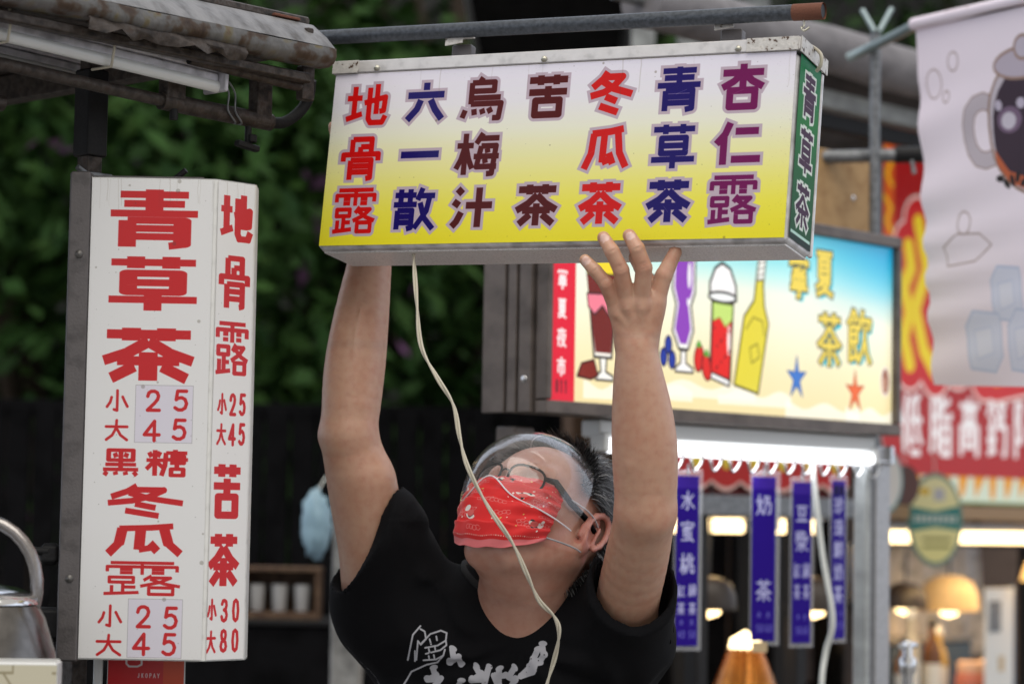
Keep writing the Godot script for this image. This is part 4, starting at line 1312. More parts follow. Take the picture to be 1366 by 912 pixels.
func price_light_box() -> void:
	# upright light box: flat front, one flank turned back, a grey channel along the other edge
	var low := 1.349
	var high := 2.004
	var t := thing("upright_light_box", "tall white upright light box with red characters and prices, on the left", "sign", Vector3(-0.5, low, -3.3))
	var tall := high - low
	var plan := []
	# front, rounded corner, flank (x, z)
	plan.append(Vector2(-0.078, 0.0)); plan.append(Vector2(0.0, 0.0)); plan.append(Vector2(0.087, 0.0))
	for k in range(1, 8):
		var a := k / 8.0 * deg_to_rad(46.0)
		plan.append(Vector2(0.087 + sin(a) * 0.014, -(1.0 - cos(a)) * 0.014))
	var e: Vector2 = plan[-1]
	plan.append(e + Vector2(0.022, -0.0225)); plan.append(e + Vector2(0.0435, -0.045)); plan.append(e + Vector2(0.0455, -0.05)); plan.append(e + Vector2(0.0435, -0.098))
	var rows := []
	for y in [tall, tall - 0.0015, 0.0015, 0.0]:
		var line := []
		for q in plan:
			var inset := 0.0015 if y == tall or y == 0.0 else 0.0
			line.append(Vector3(q.x - inset, y, q.y - inset))
		rows.append(line)
	var shell := Shape.new().sheet(rows)
	for y in [tall, 0.0]:
		var poly := []
		for q in plan: poly.append(Vector3(q.x, y, q.y))
		poly.append(Vector3(-0.078, y, -0.1))
		if y > 0: poly.reverse()
		shell.flat(poly)
	part("case", shell, mats.sign_plastic, t)
	part("back", Shape.new().box(Vector3(0.028, tall * 0.5, -0.106), Vector3(0.205, tall, 0.004), 0.001), mats.channel_metal, t)
	part("channel", Shape.new().box(Vector3(-0.093, tall * 0.5 + 0.002, -0.03), Vector3(0.029, tall + 0.01, 0.07), 0.003), mats.channel_metal, t)
	part("top_edge", Shape.new().box(Vector3(0.0, tall + 0.001, -0.003), Vector3(0.15, 0.002, 0.004), 0.0005), mats.channel_metal, t)
	for y in [0.108, 0.548]:
		part("bolt", Shape.new().lathe([Vector2(0.0001, 0.004), Vector2(0.0045, 0.003), Vector2(0.0058, 0)], Transform3D(Basis(Vector3.RIGHT, PI / 2), Vector3(-0.092, y, 0.005)), 12), mats.bolt, t)
	# brackets towards the post
	for k in 2:
		var y: float = [0.14, 0.045][k]
		var s := Shape.new().box(Vector3(-0.125, y, -0.03), Vector3([0.03, 0.045][k], [0.03, 0.046][k], 0.03), 0.008)
		s.tube([Vector3(-0.15, y + 0.004, -0.02), Vector3(-0.125, y + 0.004, -0.02)], 0.006, 10)
		part("bracket", s, mats.black_steel, t)
	# print on the front
	var red := Color8(204, 14, 22)
	var W := 440
	var H := 1700
	var cf := Canvas.new(W, H, Color8(236, 236, 236))
	var fx := func(x: float, y: float) -> Vector2:
		var v := (y - 237.0) / 643.0
		return Vector2((x - (122.0 - 19.0 * v)) / (163.0 + 8.0 * v) * W, v * H)
	var sx := W / 167.0
	var sy := H / 643.0
	for r in [[182, 516, 258, 592], [173, 801, 246, 878]]:
		var a: Vector2 = fx.call(r[0], r[1])
		var b: Vector2 = fx.call(r[2], r[3])
		cf.rect(int(a.x) - 2, int(a.y) - 2, int(b.x) + 2, int(b.y) + 2, Color8(176, 172, 176))
		cf.rect(int(a.x), int(a.y), int(b.x), int(b.y), Color8(226, 222, 234))
	var big := [["青", 205, 290, 127, 84, 11.5, 2.6], ["草", 204, 378, 128, 80, 11.5, 2.6], ["茶", 198, 474, 132, 82, 15.0, 2.1], ["黑", 161, 619, 52, 40, 6.0], ["糖", 224, 619, 57, 39, 6.0], ["冬", 194, 670, 106, 47, 9.5, 1.5], ["瓜", 193, 722, 102, 47, 9.5, 1.9], ["露", 191, 773, 102, 46, 5.2, 1.1]]
	for g in big: write(cf, g[0], fx.call(g[1], g[2]), Vector2(g[3] * sx * 1.1, g[4] * sy * 1.04), g[5] * 1.08, red, 0.0, red, true, g[6] if g.size() > 6 else 1.35)
	var small := [["小", 156, 537, 34, 34], ["2", 205, 536, 27, 32], ["5", 243, 535, 27, 32], ["大", 155, 576, 35, 32], ["4", 203, 576, 28, 32], ["5", 241, 574, 27, 32], ["小", 147, 824, 36, 34], ["2", 193, 824, 27, 33], ["5", 231, 825, 27, 33], ["大", 145, 862, 38, 32], ["4", 190, 860, 28, 33], ["5", 229, 860, 27, 33]]
	for g in small: write(cf, g[0], fx.call(g[1], g[2]), Vector2(g[3] * sx, g[4] * sy), 5.0 if g[0] in "小大" else 6.2, red, 0.0, red, false)
	cf.grime(43, 1.3)
	cf.specks(70, Color(0.2, 0.18, 0.15, 0.45), 0.6, 1.8, 2)
	cf.specks(14, Color(0.35, 0.3, 0.24, 0.3), 3.0, 8.0, 6)
	var fs := Shape.new()
	fs.panel(Vector3(-0.0775, 0.002, 0.0014), Vector3(0.166, 0, 0), Vector3(0, tall - 0.004, 0))
	part("front_panel", fs, printed("price_print", cf, 0.3), t)
	# print on the flank
	var W2 := 180
	var ck := Canvas.new(W2, H, Color8(236, 235, 234))
	var kx := func(x: float, y: float) -> Vector2:
		var v := (y - 240.0) / 640.0
		return Vector2((x - (290.0 - 11.0 * v)) / (48.0 - 7.0 * v) * W2, v * H)
	var zx := W2 / 45.0
	for g in [["地", 314, 287, 42, 74, 11.5], ["骨", 312, 375, 41, 78, 10.0], ["露", 309, 464, 42, 76, 7.5], ["苦", 303, 655, 41, 82, 13.0], ["茶", 299, 748, 42, 82, 13.0]]: write(ck, g[0], kx.call(g[1], g[2]) - Vector2(4, 0), Vector2(g[3] * zx * 1.06, g[4] * sy), g[5], red, 0.0, red, true, 1.35)
	for g in [["小", 296, 540, 13, 33], ["2", 309, 540, 11, 33], ["5", 321, 539, 11, 33], ["大", 295, 580, 13, 32], ["4", 308, 580, 11, 33], ["5", 320, 579, 11, 33], ["小", 285, 814, 13, 33], ["3", 299, 815, 12, 34], ["0", 312, 815, 12, 34], ["大", 284, 856, 13, 33], ["8", 298, 855, 12, 34], ["0", 311, 855, 12, 34]]: write(ck, g[0], kx.call(g[1], g[2]), Vector2(g[3] * zx, g[4] * sy), 5.0 if g[0] in "小大" else 6.5, red, 0.0, red, false)
	ck.grime(44, 0.6)
	ck.specks(30, Color(0.2, 0.18, 0.15, 0.4), 0.6, 1.8, 3)
	var ks := Shape.new()
	var o := Vector3(e.x - 0.001, 0.002, e.y + 0.003)
	ks.panel(o, Vector3(0.0445, 0, -0.046), Vector3(0, tall - 0.004, 0))
	part("flank_panel", ks, printed("flank_print", ck, 0.3), t)
	# red card under the light box
	var cc := Canvas.new(220, 300, Color8(206, 24, 32))
	cc.rect(160, 0, 220, 300, Color8(214, 72, 24))
	var white := Color8(232, 226, 226)
	cc.area([Vector2(52, -12), Vector2(96, -12), Vector2(96, 14), Vector2(84, 20), Vector2(60, 20), Vector2(52, 12)], Color8(206, 24, 32), 3.0, white)
	for k in 6: write(cc, "JKOPAY"[k], Vector2(88 + k * 11.5, 46), Vector2(9, 15), 1.1, white, 0.0, white, false)
	cc.area([Vector2(60, 86), Vector2(160, 86), Vector2(168, 96), Vector2(168, 230), Vector2(52, 230), Vector2(52, 94)], Color8(226, 222, 226))
	var card := thing("payment_card", "red card with orange edge hanging under the white upright light box", "card", Vector3(-0.498, 1.205, -3.385))
	part("board", Shape.new().box(Vector3(0, 0.07, -0.002), Vector3(0.108, 0.142, 0.003), 0.001), mats.white_ceramic, card)
	var cs := Shape.new()
	cs.panel(Vector3(-0.0525, 0.0, 0.0005), Vector3(0.105, 0, 0), Vector3(0, 0.14, 0))
	part("print", cs, printed("card_print", cc, 0.3), card)
	part("holder", Shape.new().box(Vector3(-0.067, 0.07, -0.004), Vector3(0.012, 0.15, 0.012), 0.002), mats.white_ceramic, card)
	part("holder", Shape.new().box(Vector3(-0.0, 0.142, -0.006), Vector3(0.14, 0.01, 0.004), 0.001), mats.channel_metal, card)


func left_stall() -> void:
	# canopy edge of the stall on the left, running back along the lane
	var t := thing("stall_canopy", "grimy metal canopy edge with gutter and pipes over the white upright sign", "canopy", Vector3(-0.268, 2.212, -3.5), Vector3(0, 47, 0))
	var far := -2.6
	var mid := far * 0.5
	var lip := Shape.new()
	var prof := [Vector2(0.004, 0.012), Vector2(0.005, 0.0), Vector2(0.0, -0.008), Vector2(-0.01, -0.012), Vector2(-0.03, -0.012)]
	var rows := []
	for k in 24:
		var line := []
		var x := lerpf(far, 0.0, k / 23.0)
		for q in prof: line.append(Vector3(x, q.y + 0.0016 * sin(x * 23.0), q.x + 0.002 * sin(x * 17.0 + 1.0)))
		rows.append(line)
	part("gutter_lip", lip.sheet(rows, 0.0015), mats.gutter_lip, t)
	var face := []
	for k in 24:
		var x := lerpf(far, 0.0, k / 23.0)
		face.append([Vector3(x, 0.055, -0.055), Vector3(x, 0.052, -0.045), Vector3(x, 0.03, -0.015 + 0.001 * sin(x * 31.0)), Vector3(x, 0.012, 0.0035)])
	part("gutter", Shape.new().sheet(face, 0.0015), mats.gutter_paint, t)
	part("gutter_rim", Shape.new().tube([Vector3(far, 0.055, -0.055), Vector3(0, 0.055, -0.055)], 0.0022, 8), mats.gutter_paint, t)
	var cap := Shape.new().prism([Vector2(-0.004, 0.012), Vector2(-0.005, 0.0), Vector2(0.0, -0.008), Vector2(0.03, -0.012), Vector2(0.055, 0.05), Vector2(0.048, 0.053)], 0.003, Transform3D(Basis(Vector3.UP, PI / 2), Vector3(0.0, 0, 0)))
	part("end_cap", cap, mats.gutter_paint, t)
	part("edge_beam", Shape.new().box(Vector3(mid - 0.01, -0.018, -0.03), Vector3(-far - 0.02, 0.014, 0.02), 0.003, Basis(Vector3.BACK, -0.01)), mats.grimy_steel, t)
	part("roof_panel", Shape.new().box(Vector3(mid, 0.06, -1.3), Vector3(-far, 0.012, 2.5), 0.003), mats.grimy_steel, t)
	for k in 6: part("rafter", Shape.new().box(Vector3(-0.03 - k * 0.42, 0.03, -1.28), Vector3(0.03, 0.045, 2.44), 0.003), mats.grimy_steel, t)
	# torn flashing hanging under the lip
	var torn := []
	for k in 12:
		var x := -0.44 + k * 0.025
		torn.append([Vector3(x, -0.008, -0.004), Vector3(x, -0.014 - 0.006 * absf(sin(k * 1.9)), 0.003 + 0.004 * sin(k * 2.3)), Vector3(x, -0.02 - 0.012 * absf(sin(k * 1.3 + 0.7)), 0.008 * sin(k * 1.1))])
	part("torn_flashing", Shape.new().sheet(torn, 0.001), mats.grimy_steel, t)
	part("clip", Shape.new().box(Vector3(-0.05, 0.058, -0.052), Vector3(0.05, 0.004, 0.016), 0.001), mats.rust, t)
	# pipes
	part("pipe", Shape.new().tube([Vector3(far, -0.04, -0.1), Vector3(-0.5, -0.073, -0.1), Vector3(-0.2, -0.086, -0.1)], 0.0088, 14), mats.grimy_steel, t)
	part("pipe", Shape.new().tube([Vector3(-0.235, -0.085, -0.1), Vector3(-0.1, -0.088, -0.1), Vector3(-0.03, -0.089, -0.1)], 0.0128, 16), mats.grimy_steel, t)
	part("pipe_elbow", Shape.new().tube(bent([Vector3(-0.04, -0.089, -0.1), Vector3(-0.005, -0.086, -0.1), Vector3(0.022, -0.068, -0.096), Vector3(0.035, -0.045, -0.09), Vector3(0.03, -0.02, -0.08)], 5), 0.0085, 12), mats.black_steel, t)
	part("drop", Shape.new().box(Vector3(-0.012, -0.035, -0.045), Vector3(0.024, 0.05, 0.016), 0.002), mats.grimy_steel, t)
	part("pipe", Shape.new().tube([Vector3(-0.23, -0.032, -0.045), Vector3(-0.01, -0.042, -0.045)], 0.0075, 12), mats.grimy_steel, t)
	part("pipe_bore", Shape.new().tube([Vector3(-0.2305, -0.032, -0.045), Vector3(-0.228, -0.032, -0.045)], 0.0055, 12), mats.black_steel, t)
	part("pipe", Shape.new().tube([Vector3(far, -0.1, -0.16), Vector3(-0.46, -0.114, -0.16)], 0.011, 14), mats.grimy_steel, t)
	for q in [[-0.215, 0.034, 0.06], [-0.05, 0.03, 0.085], [-0.7, 0.034, 0.09]]:
		part("bracket", Shape.new().box(Vector3(q[0], -0.055, -0.1), Vector3(q[1], q[2], 0.022), 0.002), mats.grimy_steel, t)
	var clamp_shape := Shape.new().tube([Vector3(-0.072, -0.09, -0.1), Vector3(-0.072, -0.125, -0.1)], 0.005, 8)
	clamp_shape.box(Vector3(-0.075, -0.13, -0.098), Vector3(0.042, 0.009, 0.012), 0.002, Basis(Vector3.FORWARD, 0.12))
	clamp_shape.box(Vector3(-0.068, -0.118, -0.098), Vector3(0.014, 0.012, 0.014), 0.002)
	part("clamp", clamp_shape, mats.black_steel, t)
	part("clamp_bolt", Shape.new().tube([Vector3(-0.215, -0.095, -0.095), Vector3(-0.215, -0.11, -0.095)], 0.006, 8), mats.black_steel, t)
	for k in 2: part("cable_tie", Shape.new().tube(bent([Vector3(-0.14 + k * 0.012, -0.045, -0.08), Vector3(-0.125 + k * 0.012, -0.06, -0.083), Vector3(-0.125 + k * 0.014, -0.085, -0.084), Vector3(-0.105 + k * 0.012, -0.1, -0.09), Vector3(-0.095, -0.097, -0.112)], 4), 0.0014, 6), mats.galvanised, t)
	# the post that carries it
	var post := Vector3(-0.281, 0, -0.199)
	part("post", Shape.new().box(post + Vector3(0, -1.1, 0), Vector3(0.026, 2.224, 0.026), 0.002), mats.grimy_steel, t)
	part("post_sleeve", Shape.new().box(post + Vector3(0, -0.1, 0), Vector3(0.036, 0.125, 0.036), 0.003), mats.black_steel, t)
	part("post_clip", Shape.new().box(post + Vector3(0.003, -0.19, 0.004), Vector3(0.044, 0.008, 0.04), 0.002), mats.galvanised, t)
	part("hook_rod", Shape.new().tube(bent([post + Vector3(0.0, -0.196, 0.02), post + Vector3(0.06, -0.197, 0.06), post + Vector3(0.075, -0.195, 0.09), post + Vector3(0.086, -0.18, 0.11)], 5), 0.0042, 10), mats.black_steel, t)
	part("lever", Shape.new().tube([post + Vector3(-0.036, -0.182, 0.02), post + Vector3(-0.01, -0.195, 0.02), post + Vector3(-0.009, -0.21, 0.021)], 0.0042, 8), mats.galvanised, t)
	# unlit batten lights
	batten("white unlit batten light tied under the canopy edge beside the pipes", Vector3(-0.163, -0.046, -0.08), 1.2, 3)
	batten("white unlit batten light deeper under the canopy, behind the post", Vector3(-0.22, -0.02, -0.3), 1.2, 2)
	# counter and kettle
	var c := thing("stall_counter", "steel counter of the left stall under the kettle", "counter", Vector3(-1.0, 0, -3.22))
	part("cabinet", Shape.new().box(Vector3(0, 0.59, 0), Vector3(0.86, 1.18, 0.62), 0.01), mats.channel_metal, c)
	part("top", Shape.new().box(Vector3(0, 1.2, 0), Vector3(0.9, 0.03, 0.66), 0.006), mats.steel_pot, c)
	var k := thing("kettle", "shiny steel kettle with arched strap handle at the left edge", "kettle", Vector3(-0.68, 1.215, -3.14))
	part("pot", Shape.new().lathe([Vector2(0.0, 0.0), Vector2(0.09, 0.002), Vector2(0.102, 0.02), Vector2(0.106, 0.09), Vector2(0.1, 0.15), Vector2(0.086, 0.195), Vector2(0.075, 0.215)], Transform3D(), 36), mats.steel_pot, k)
	part("lid", Shape.new().lathe([Vector2(0.079, 0.213), Vector2(0.078, 0.222), Vector2(0.05, 0.234), Vector2(0.014, 0.239), Vector2(0.011, 0.252), Vector2(0.014, 0.262), Vector2(0.0, 0.266)], Transform3D(), 32), mats.chrome, k)
	var arch := []
	for s in 19:
		var a := lerpf(-0.3, PI + 0.3, s / 18.0)
		arch.append(Vector3(cos(a) * 0.075, 0.235 + sin(a) * 0.085, 0))
	arch.push_front(Vector3(0.055, 0.185, 0)); arch.append(Vector3(-0.055, 0.185, 0))
	part("handle", Shape.new().tube(arch, 0.0085, 12), worn(mat("handle_steel", Color(0.3, 0.28, 0.27), 0.25, 0.9), mats.fine, 6.0), k)
	for s in [-1, 1]: part("rivet", Shape.new().lathe([Vector2(0.0, 0.004), Vector2(0.004, 0.003), Vector2(0.005, 0)], Transform3D(Basis(Vector3.FORWARD, -PI / 2 * s), Vector3(s * 0.052, 0.226, 0.0)), 10), mats.screw, k)
	part("lug", Shape.new().box(Vector3(0.046, 0.2, 0), Vector3(0.02, 0.03, 0.022), 0.004), mats.black_steel, k)
	var cream := Canvas.new(256, 128, Color8(206, 200, 176))
	var g := RandomNumberGenerator.new()
	g.seed = 8
	for q in 40:
		var p := Vector2(g.randi() % 16 * 16 + 8, g.randi() % 8 * 16 + 8)
		cream.lines([PackedVector2Array([p, p + Vector2(16 * (1 + g.randi() % 3), 0), p + Vector2(16 * (1 + g.randi() % 2), 16 * (g.randi() % 3 - 1))])], 1.3, Color8(150, 140, 110))
	var tin := thing("patterned_box", "cream patterned box in the bottom left corner before the kettle", "box", Vector3(-0.64, 1.215, -2.97), Vector3(0, 6, 0))
	part("box", Shape.new().box(Vector3(0, 0.075, -0.03), Vector3(0.19, 0.15, 0.07), 0.004), mats.white_ceramic, tin)
	var ts := Shape.new()
	ts.panel(Vector3(-0.094, 0.004, 0.0065), Vector3(0.188, 0, 0), Vector3(0, 0.142, 0))
	part("print", ts, printed("box_print", cream, 0.4), tin)


func batten(label: String, end: Vector3, long: float, ties: int) -> void:
	var x := thing("batten_light", label, "lamp", Vector3(-0.268, 2.212, -3.5) + Basis(Vector3.UP, deg_to_rad(47)) * end, Vector3(0, 47, -2.6), "unlit battens under the left canopy")
	var c := Vector3(-long * 0.5, 0, 0)
	part("tray", Shape.new().box(c + Vector3(0, 0.012, -0.004), Vector3(long, 0.012, 0.056), 0.003), mats.white_fixture, x)
	part("spine", Shape.new().box(c + Vector3(0, -0.001, 0.006), Vector3(long, 0.016, 0.034), 0.005), mats.white_fixture, x)
	part("tube", Shape.new().tube([Vector3(-long, -0.013, 0.016), Vector3(0, -0.013, 0.016)], 0.009, 12), mats.white_ceramic, x)
	part("end_holder", Shape.new().box(Vector3(0.003, -0.004, 0.01), Vector3(0.008, 0.034, 0.05), 0.003), mats.white_fixture, x)
	for k in ties:
		var p := Vector3(-0.2 - k * 0.17, 0, 0)
		part("tie", Shape.new().tube([p + Vector3(0, 0.03, 0.03), p + Vector3(0.001, 0.0, 0.036), p + Vector3(0.002, -0.024, 0.03), p + Vector3(0, -0.024, -0.01)], 0.002, 6), mats.cord, x)


# ---------------------------------------------------------------- the drinks stall behind
const STALL := Vector3(0.4356, 1.9473, -4.75)
const LANE := Vector3(0, 47.2, 0)   # the stalls stand in a row that runs away to the right


func at_stall(called: String, label: String, category: String, p := Vector3.ZERO, group := "", turn := 0.0) -> Node3D:
	# p in the stall's own axes: x along the row, y from the middle of the picture board, z towards the lane
	return thing(called, label, category, STALL + Basis(Vector3.UP, deg_to_rad(LANE.y)) * p, LANE + Vector3(0, turn, 0), group)


func drinks_board() -> void:
	var t := at_stall("drinks_light_box", "lit picture board with cartoon drinks on a beach above the tube light", "sign")
	var w := 1.127
	var h := 0.4223
	part("case", Shape.new().box(Vector3(0, 0, -0.07), Vector3(w - 0.01, h - 0.01, 0.13), 0.004), mats.brown_aluminium, t)
	for s in [-1, 1]:
		part("frame", Shape.new().box(Vector3(0, s * (h * 0.5 - 0.012), -0.0), Vector3(w, 0.024, 0.03), 0.003), mats.brown_aluminium, t)
		part("frame", Shape.new().box(Vector3(s * (w * 0.5 - 0.008), 0, -0.0), Vector3(0.016, h - 0.05, 0.03), 0.003), mats.brown_aluminium, t)
	for q in [[-0.034, 0.03], [-0.066, 0.022], [-0.111, 0.055]]:
		part("profile", Shape.new().box(Vector3(-w * 0.5 - 0.002, 0.0, q[0]), Vector3(0.012, h - 0.004, q[1]), 0.002), mats.brown_aluminium, t)
	part("screw", Shape.new().lathe([Vector2(0.0001, 0.003), Vector2(0.005, 0.002), Vector2(0.0065, 0)], Transform3D(Basis(Vector3.FORWARD, -PI / 2) * Basis(Vector3.UP, 0), Vector3(-w * 0.5 - 0.008, -0.15, -0.034)), 12), mats.chrome, t)
	var cv := Canvas.new(1100, 380)
	cv.fade([[0.0, Color8(84, 194, 218)], [0.1, Color8(112, 214, 228)], [0.24, Color8(184, 238, 236)], [0.34, Color8(236, 246, 230)], [0.5, Color8(250, 246, 220)], [0.75, Color8(246, 234, 188)], [1.0, Color8(242, 222, 164)]])
	# deeper water on the right
	for y in 190:
		for x in range(760, 1100):
			var a := clampf((x - 800.0) / 260.0, 0, 1) * clampf(1.15 - y / 150.0, 0, 1)
			cv.dot(x, y, Color8(8, 150, 206), a * 0.7)
	# washed sand
	for q in [[300, 352, 120], [470, 342, 150], [620, 350, 120], [850, 366, 130], [190, 358, 90], [1020, 368, 90]]:
		var p := []
		for k in 14: p.append(Vector2(q[0] - q[2] + q[2] * 2.0 * k / 13.0, q[1] - 14 - 8 * sin(k * 0.9 + q[0])))
		p.append(Vector2(q[0] + q[2], q[1] + 10)); p.append(Vector2(q[0] - q[2], q[1] + 12))
		cv.area(p, Color(1.0, 0.985, 0.93, 0.75))
	cv.rect(0, 0, 75, 380, Color8(222, 24, 52))
	for k in 4: write(cv, "寧夏夜市"[k], Vector2(38, 156 + k * 53), Vector2(30, 40), 2.4, Color8(250, 236, 236))
	for k in 3: write(cv, "011"[k], Vector2(27 + k * 12, 351), Vector2(10, 26), 1.6, Color8(90, 20, 34), 0.0, Color.BLACK, false)
	var ink := Color8(24, 22, 20)
	# chocolate shake
	cv.area([Vector2(100, 90), Vector2(196, 90), Vector2(178, 292), Vector2(128, 292)], Color8(250, 246, 236), 2.5, ink)
	cv.area([Vector2(104, 140), Vector2(192, 138), Vector2(176, 284), Vector2(132, 284)], Color8(112, 32, 24))
	cv.area([Vector2(106, 176), Vector2(190, 172), Vector2(188, 196), Vector2(170, 214), Vector2(150, 196), Vector2(128, 214), Vector2(110, 200)], Color8(240, 128, 148), 1.5, ink)
	cv.area([Vector2(104, 112), Vector2(186, 108), Vector2(190, 136), Vector2(106, 140)], Color8(240, 214, 40), 1.5, ink)
	cv.area([Vector2(144, 292), Vector2(164, 292), Vector2(162, 318), Vector2(184, 326), Vector2(184, 334), Vector2(134, 334), Vector2(134, 326), Vector2(148, 318)], Color8(250, 248, 240), 2.0, ink)
	cv.area([Vector2(82, 330), Vector2(94, 306), Vector2(128, 298), Vector2(140, 326), Vector2(120, 334)], Color8(126, 34, 18), 2.0, Color8(60, 12, 8))
	# orange drink mostly behind the hand
	cv.area([Vector2(250, 130), Vector2(322, 126), Vector2(310, 300), Vector2(262, 300)], Color8(244, 118, 32), 2.5, ink)
	cv.area([Vector2(278, 300), Vector2(296, 300), Vector2(296, 326), Vector2(310, 334), Vector2(264, 334), Vector2(278, 326)], Color8(250, 248, 240), 2.0, ink)
	# purple tall glass
	cv.area([Vector2(356, 70), Vector2(424, 66), Vector2(424, 150), Vector2(412, 176), Vector2(420, 224), Vector2(404, 262), Vector2(376, 262), Vector2(356, 228), Vector2(366, 176), Vector2(354, 146)], Color8(250, 250, 246), 2.5, ink)
	cv.area([Vector2(364, 76), Vector2(418, 72), Vector2(416, 148), Vector2(404, 176), Vector2(412, 222), Vector2(400, 252), Vector2(380, 252), Vector2(364, 224), Vector2(374, 176), Vector2(362, 144)], Color8(140, 66, 186))
	cv.oval(Vector2(406, 118), Vector2(5, 26), Color8(250, 248, 252)); cv.oval(Vector2(404, 170), Vector2(4, 8), Color8(250, 248, 252))
	cv.area([Vector2(382, 264), Vector2(398, 264), Vector2(398, 288), Vector2(420, 298), Vector2(420, 306), Vector2(366, 306), Vector2(366, 298), Vector2(382, 288)], Color8(252, 250, 246), 2.0, ink)
	for b in [Vector2(344, 256), Vector2(330, 280), Vector2(356, 284)]: cv.oval(b, Vector2(10, 17), Color8(34, 58, 160), 1.8, Color8(14, 20, 70))
	# strawberry cup with domed lid
	cv.area([Vector2(478, 160), Vector2(544, 162), Vector2(536, 318), Vector2(474, 304)], Color8(226, 34, 30), 3.0, ink)
	cv.area([Vector2(480, 164), Vector2(543, 166), Vector2(541, 196), Vector2(520, 210), Vector2(502, 192), Vector2(480, 200)], Color8(196, 226, 120), 1.0, Color8(120, 150, 60))
	cv.area([Vector2(470, 150), Vector2(470, 126), Vector2(486, 96), Vector2(508, 84), Vector2(534, 94), Vector2(552, 126), Vector2(554, 156), Vector2(510, 160)], Color8(252, 252, 252), 3.0, ink)
	cv.oval(Vector2(510, 152), Vector2(44, 10), Color8(246, 250, 250), 2.5, ink)
	cv.oval(Vector2(532, 236), Vector2(5, 30), Color8(255, 240, 236))
	cv.area([Vector2(474, 300), Vector2(536, 314), Vector2(534, 326), Vector2(472, 312)], Color8(250, 250, 250), 2.0, ink)
	for b in [[438, 276, 0.1], [462, 292, -0.2]]:
		cv.oval(Vector2(b[0], b[1]), Vector2(14, 26), Color8(220, 40, 34), 2.0, Color8(110, 10, 10), b[2])
		cv.area([Vector2(b[0] - 10, b[1] - 24), Vector2(b[0], b[1] - 36), Vector2(b[0] + 10, b[1] - 24), Vector2(b[0], b[1] - 18)], Color8(90, 160, 60))
	for k in 12: cv.oval(Vector2(486 + k * 37 % 50, 214 + k * 53 % 84), Vector2(2, 3), Color8(120, 8, 14))
	# yellow bottle
	cv.area([Vector2(628, 50), Vector2(652, 48), Vector2(642, 118), Vector2(646, 160), Vector2(660, 194), Vector2(628, 336), Vector2(550, 322), Vector2(580, 184), Vector2(612, 150), Vector2(618, 112)], Color8(226, 212, 60), 2.5, Color8(90, 84, 20))
	cv.area([Vector2(628, 50), Vector2(652, 48), Vector2(644, 106), Vector2(620, 110)], Color8(244, 246, 240), 2.0, Color8(110, 110, 100))
	for k in 4: cv.lines([PackedVector2Array([Vector2(624, 64 + k * 12), Vector2(648, 56 + k * 12)])], 1.2, Color8(130, 130, 120))
	cv.lines([PackedVector2Array([Vector2(600, 246), Vector2(624, 236), Vector2(632, 262), Vector2(606, 276), Vector2(600, 246)]), PackedVector2Array([Vector2(586, 210), Vector2(610, 184), Vector2(640, 190), Vector2(648, 220)])], 1.8, Color8(150, 138, 30))
	# name of the stall
	var gold := Color8(236, 210, 70)
	for g in [["寧", 762, 92, 74, 92], ["夏", 850, 76, 76, 104], ["茶", 870, 212, 98, 124], ["飲", 976, 198, 96, 126]]:
		write(cv, g[0], Vector2(g[1] + 7, g[2] + 5), Vector2(g[3], g[4]), 9.0, Color8(46, 196, 214))
		write(cv, g[0], Vector2(g[1], g[2]), Vector2(g[3], g[4]), 5.4, gold, 3.4, Color8(58, 56, 22))
	for s in [[757, 298, 34.0, Color8(44, 112, 200)], [963, 316, 34.0, Color8(232, 96, 16)]]:
		var p := []
		for k in 10:
			var a := -PI / 2 + k * PI / 5.0
			p.append(Vector2(s[0], s[1]) + Vector2(cos(a), sin(a) * 1.35) * (s[2] if k % 2 == 0 else s[2] * 0.34))
		cv.area(p, s[3], 1.2, s[3].darkened(0.3))
	cv.oval(Vector2(1074, 288), Vector2(16, 30), Color8(150, 92, 70), 3.0, Color8(236, 224, 210))
	cv.oval(Vector2(1070, 294), Vector2(7, 16), Color8(196, 150, 124))
	var ps := Shape.new()
	ps.panel(Vector3(-0.5475, -0.1885, 0.0), Vector3(1.096, 0, 0), Vector3(0, 0.377, 0))
	part("picture", ps, printed("drinks_picture", cv, 0.25, 0.24), t)


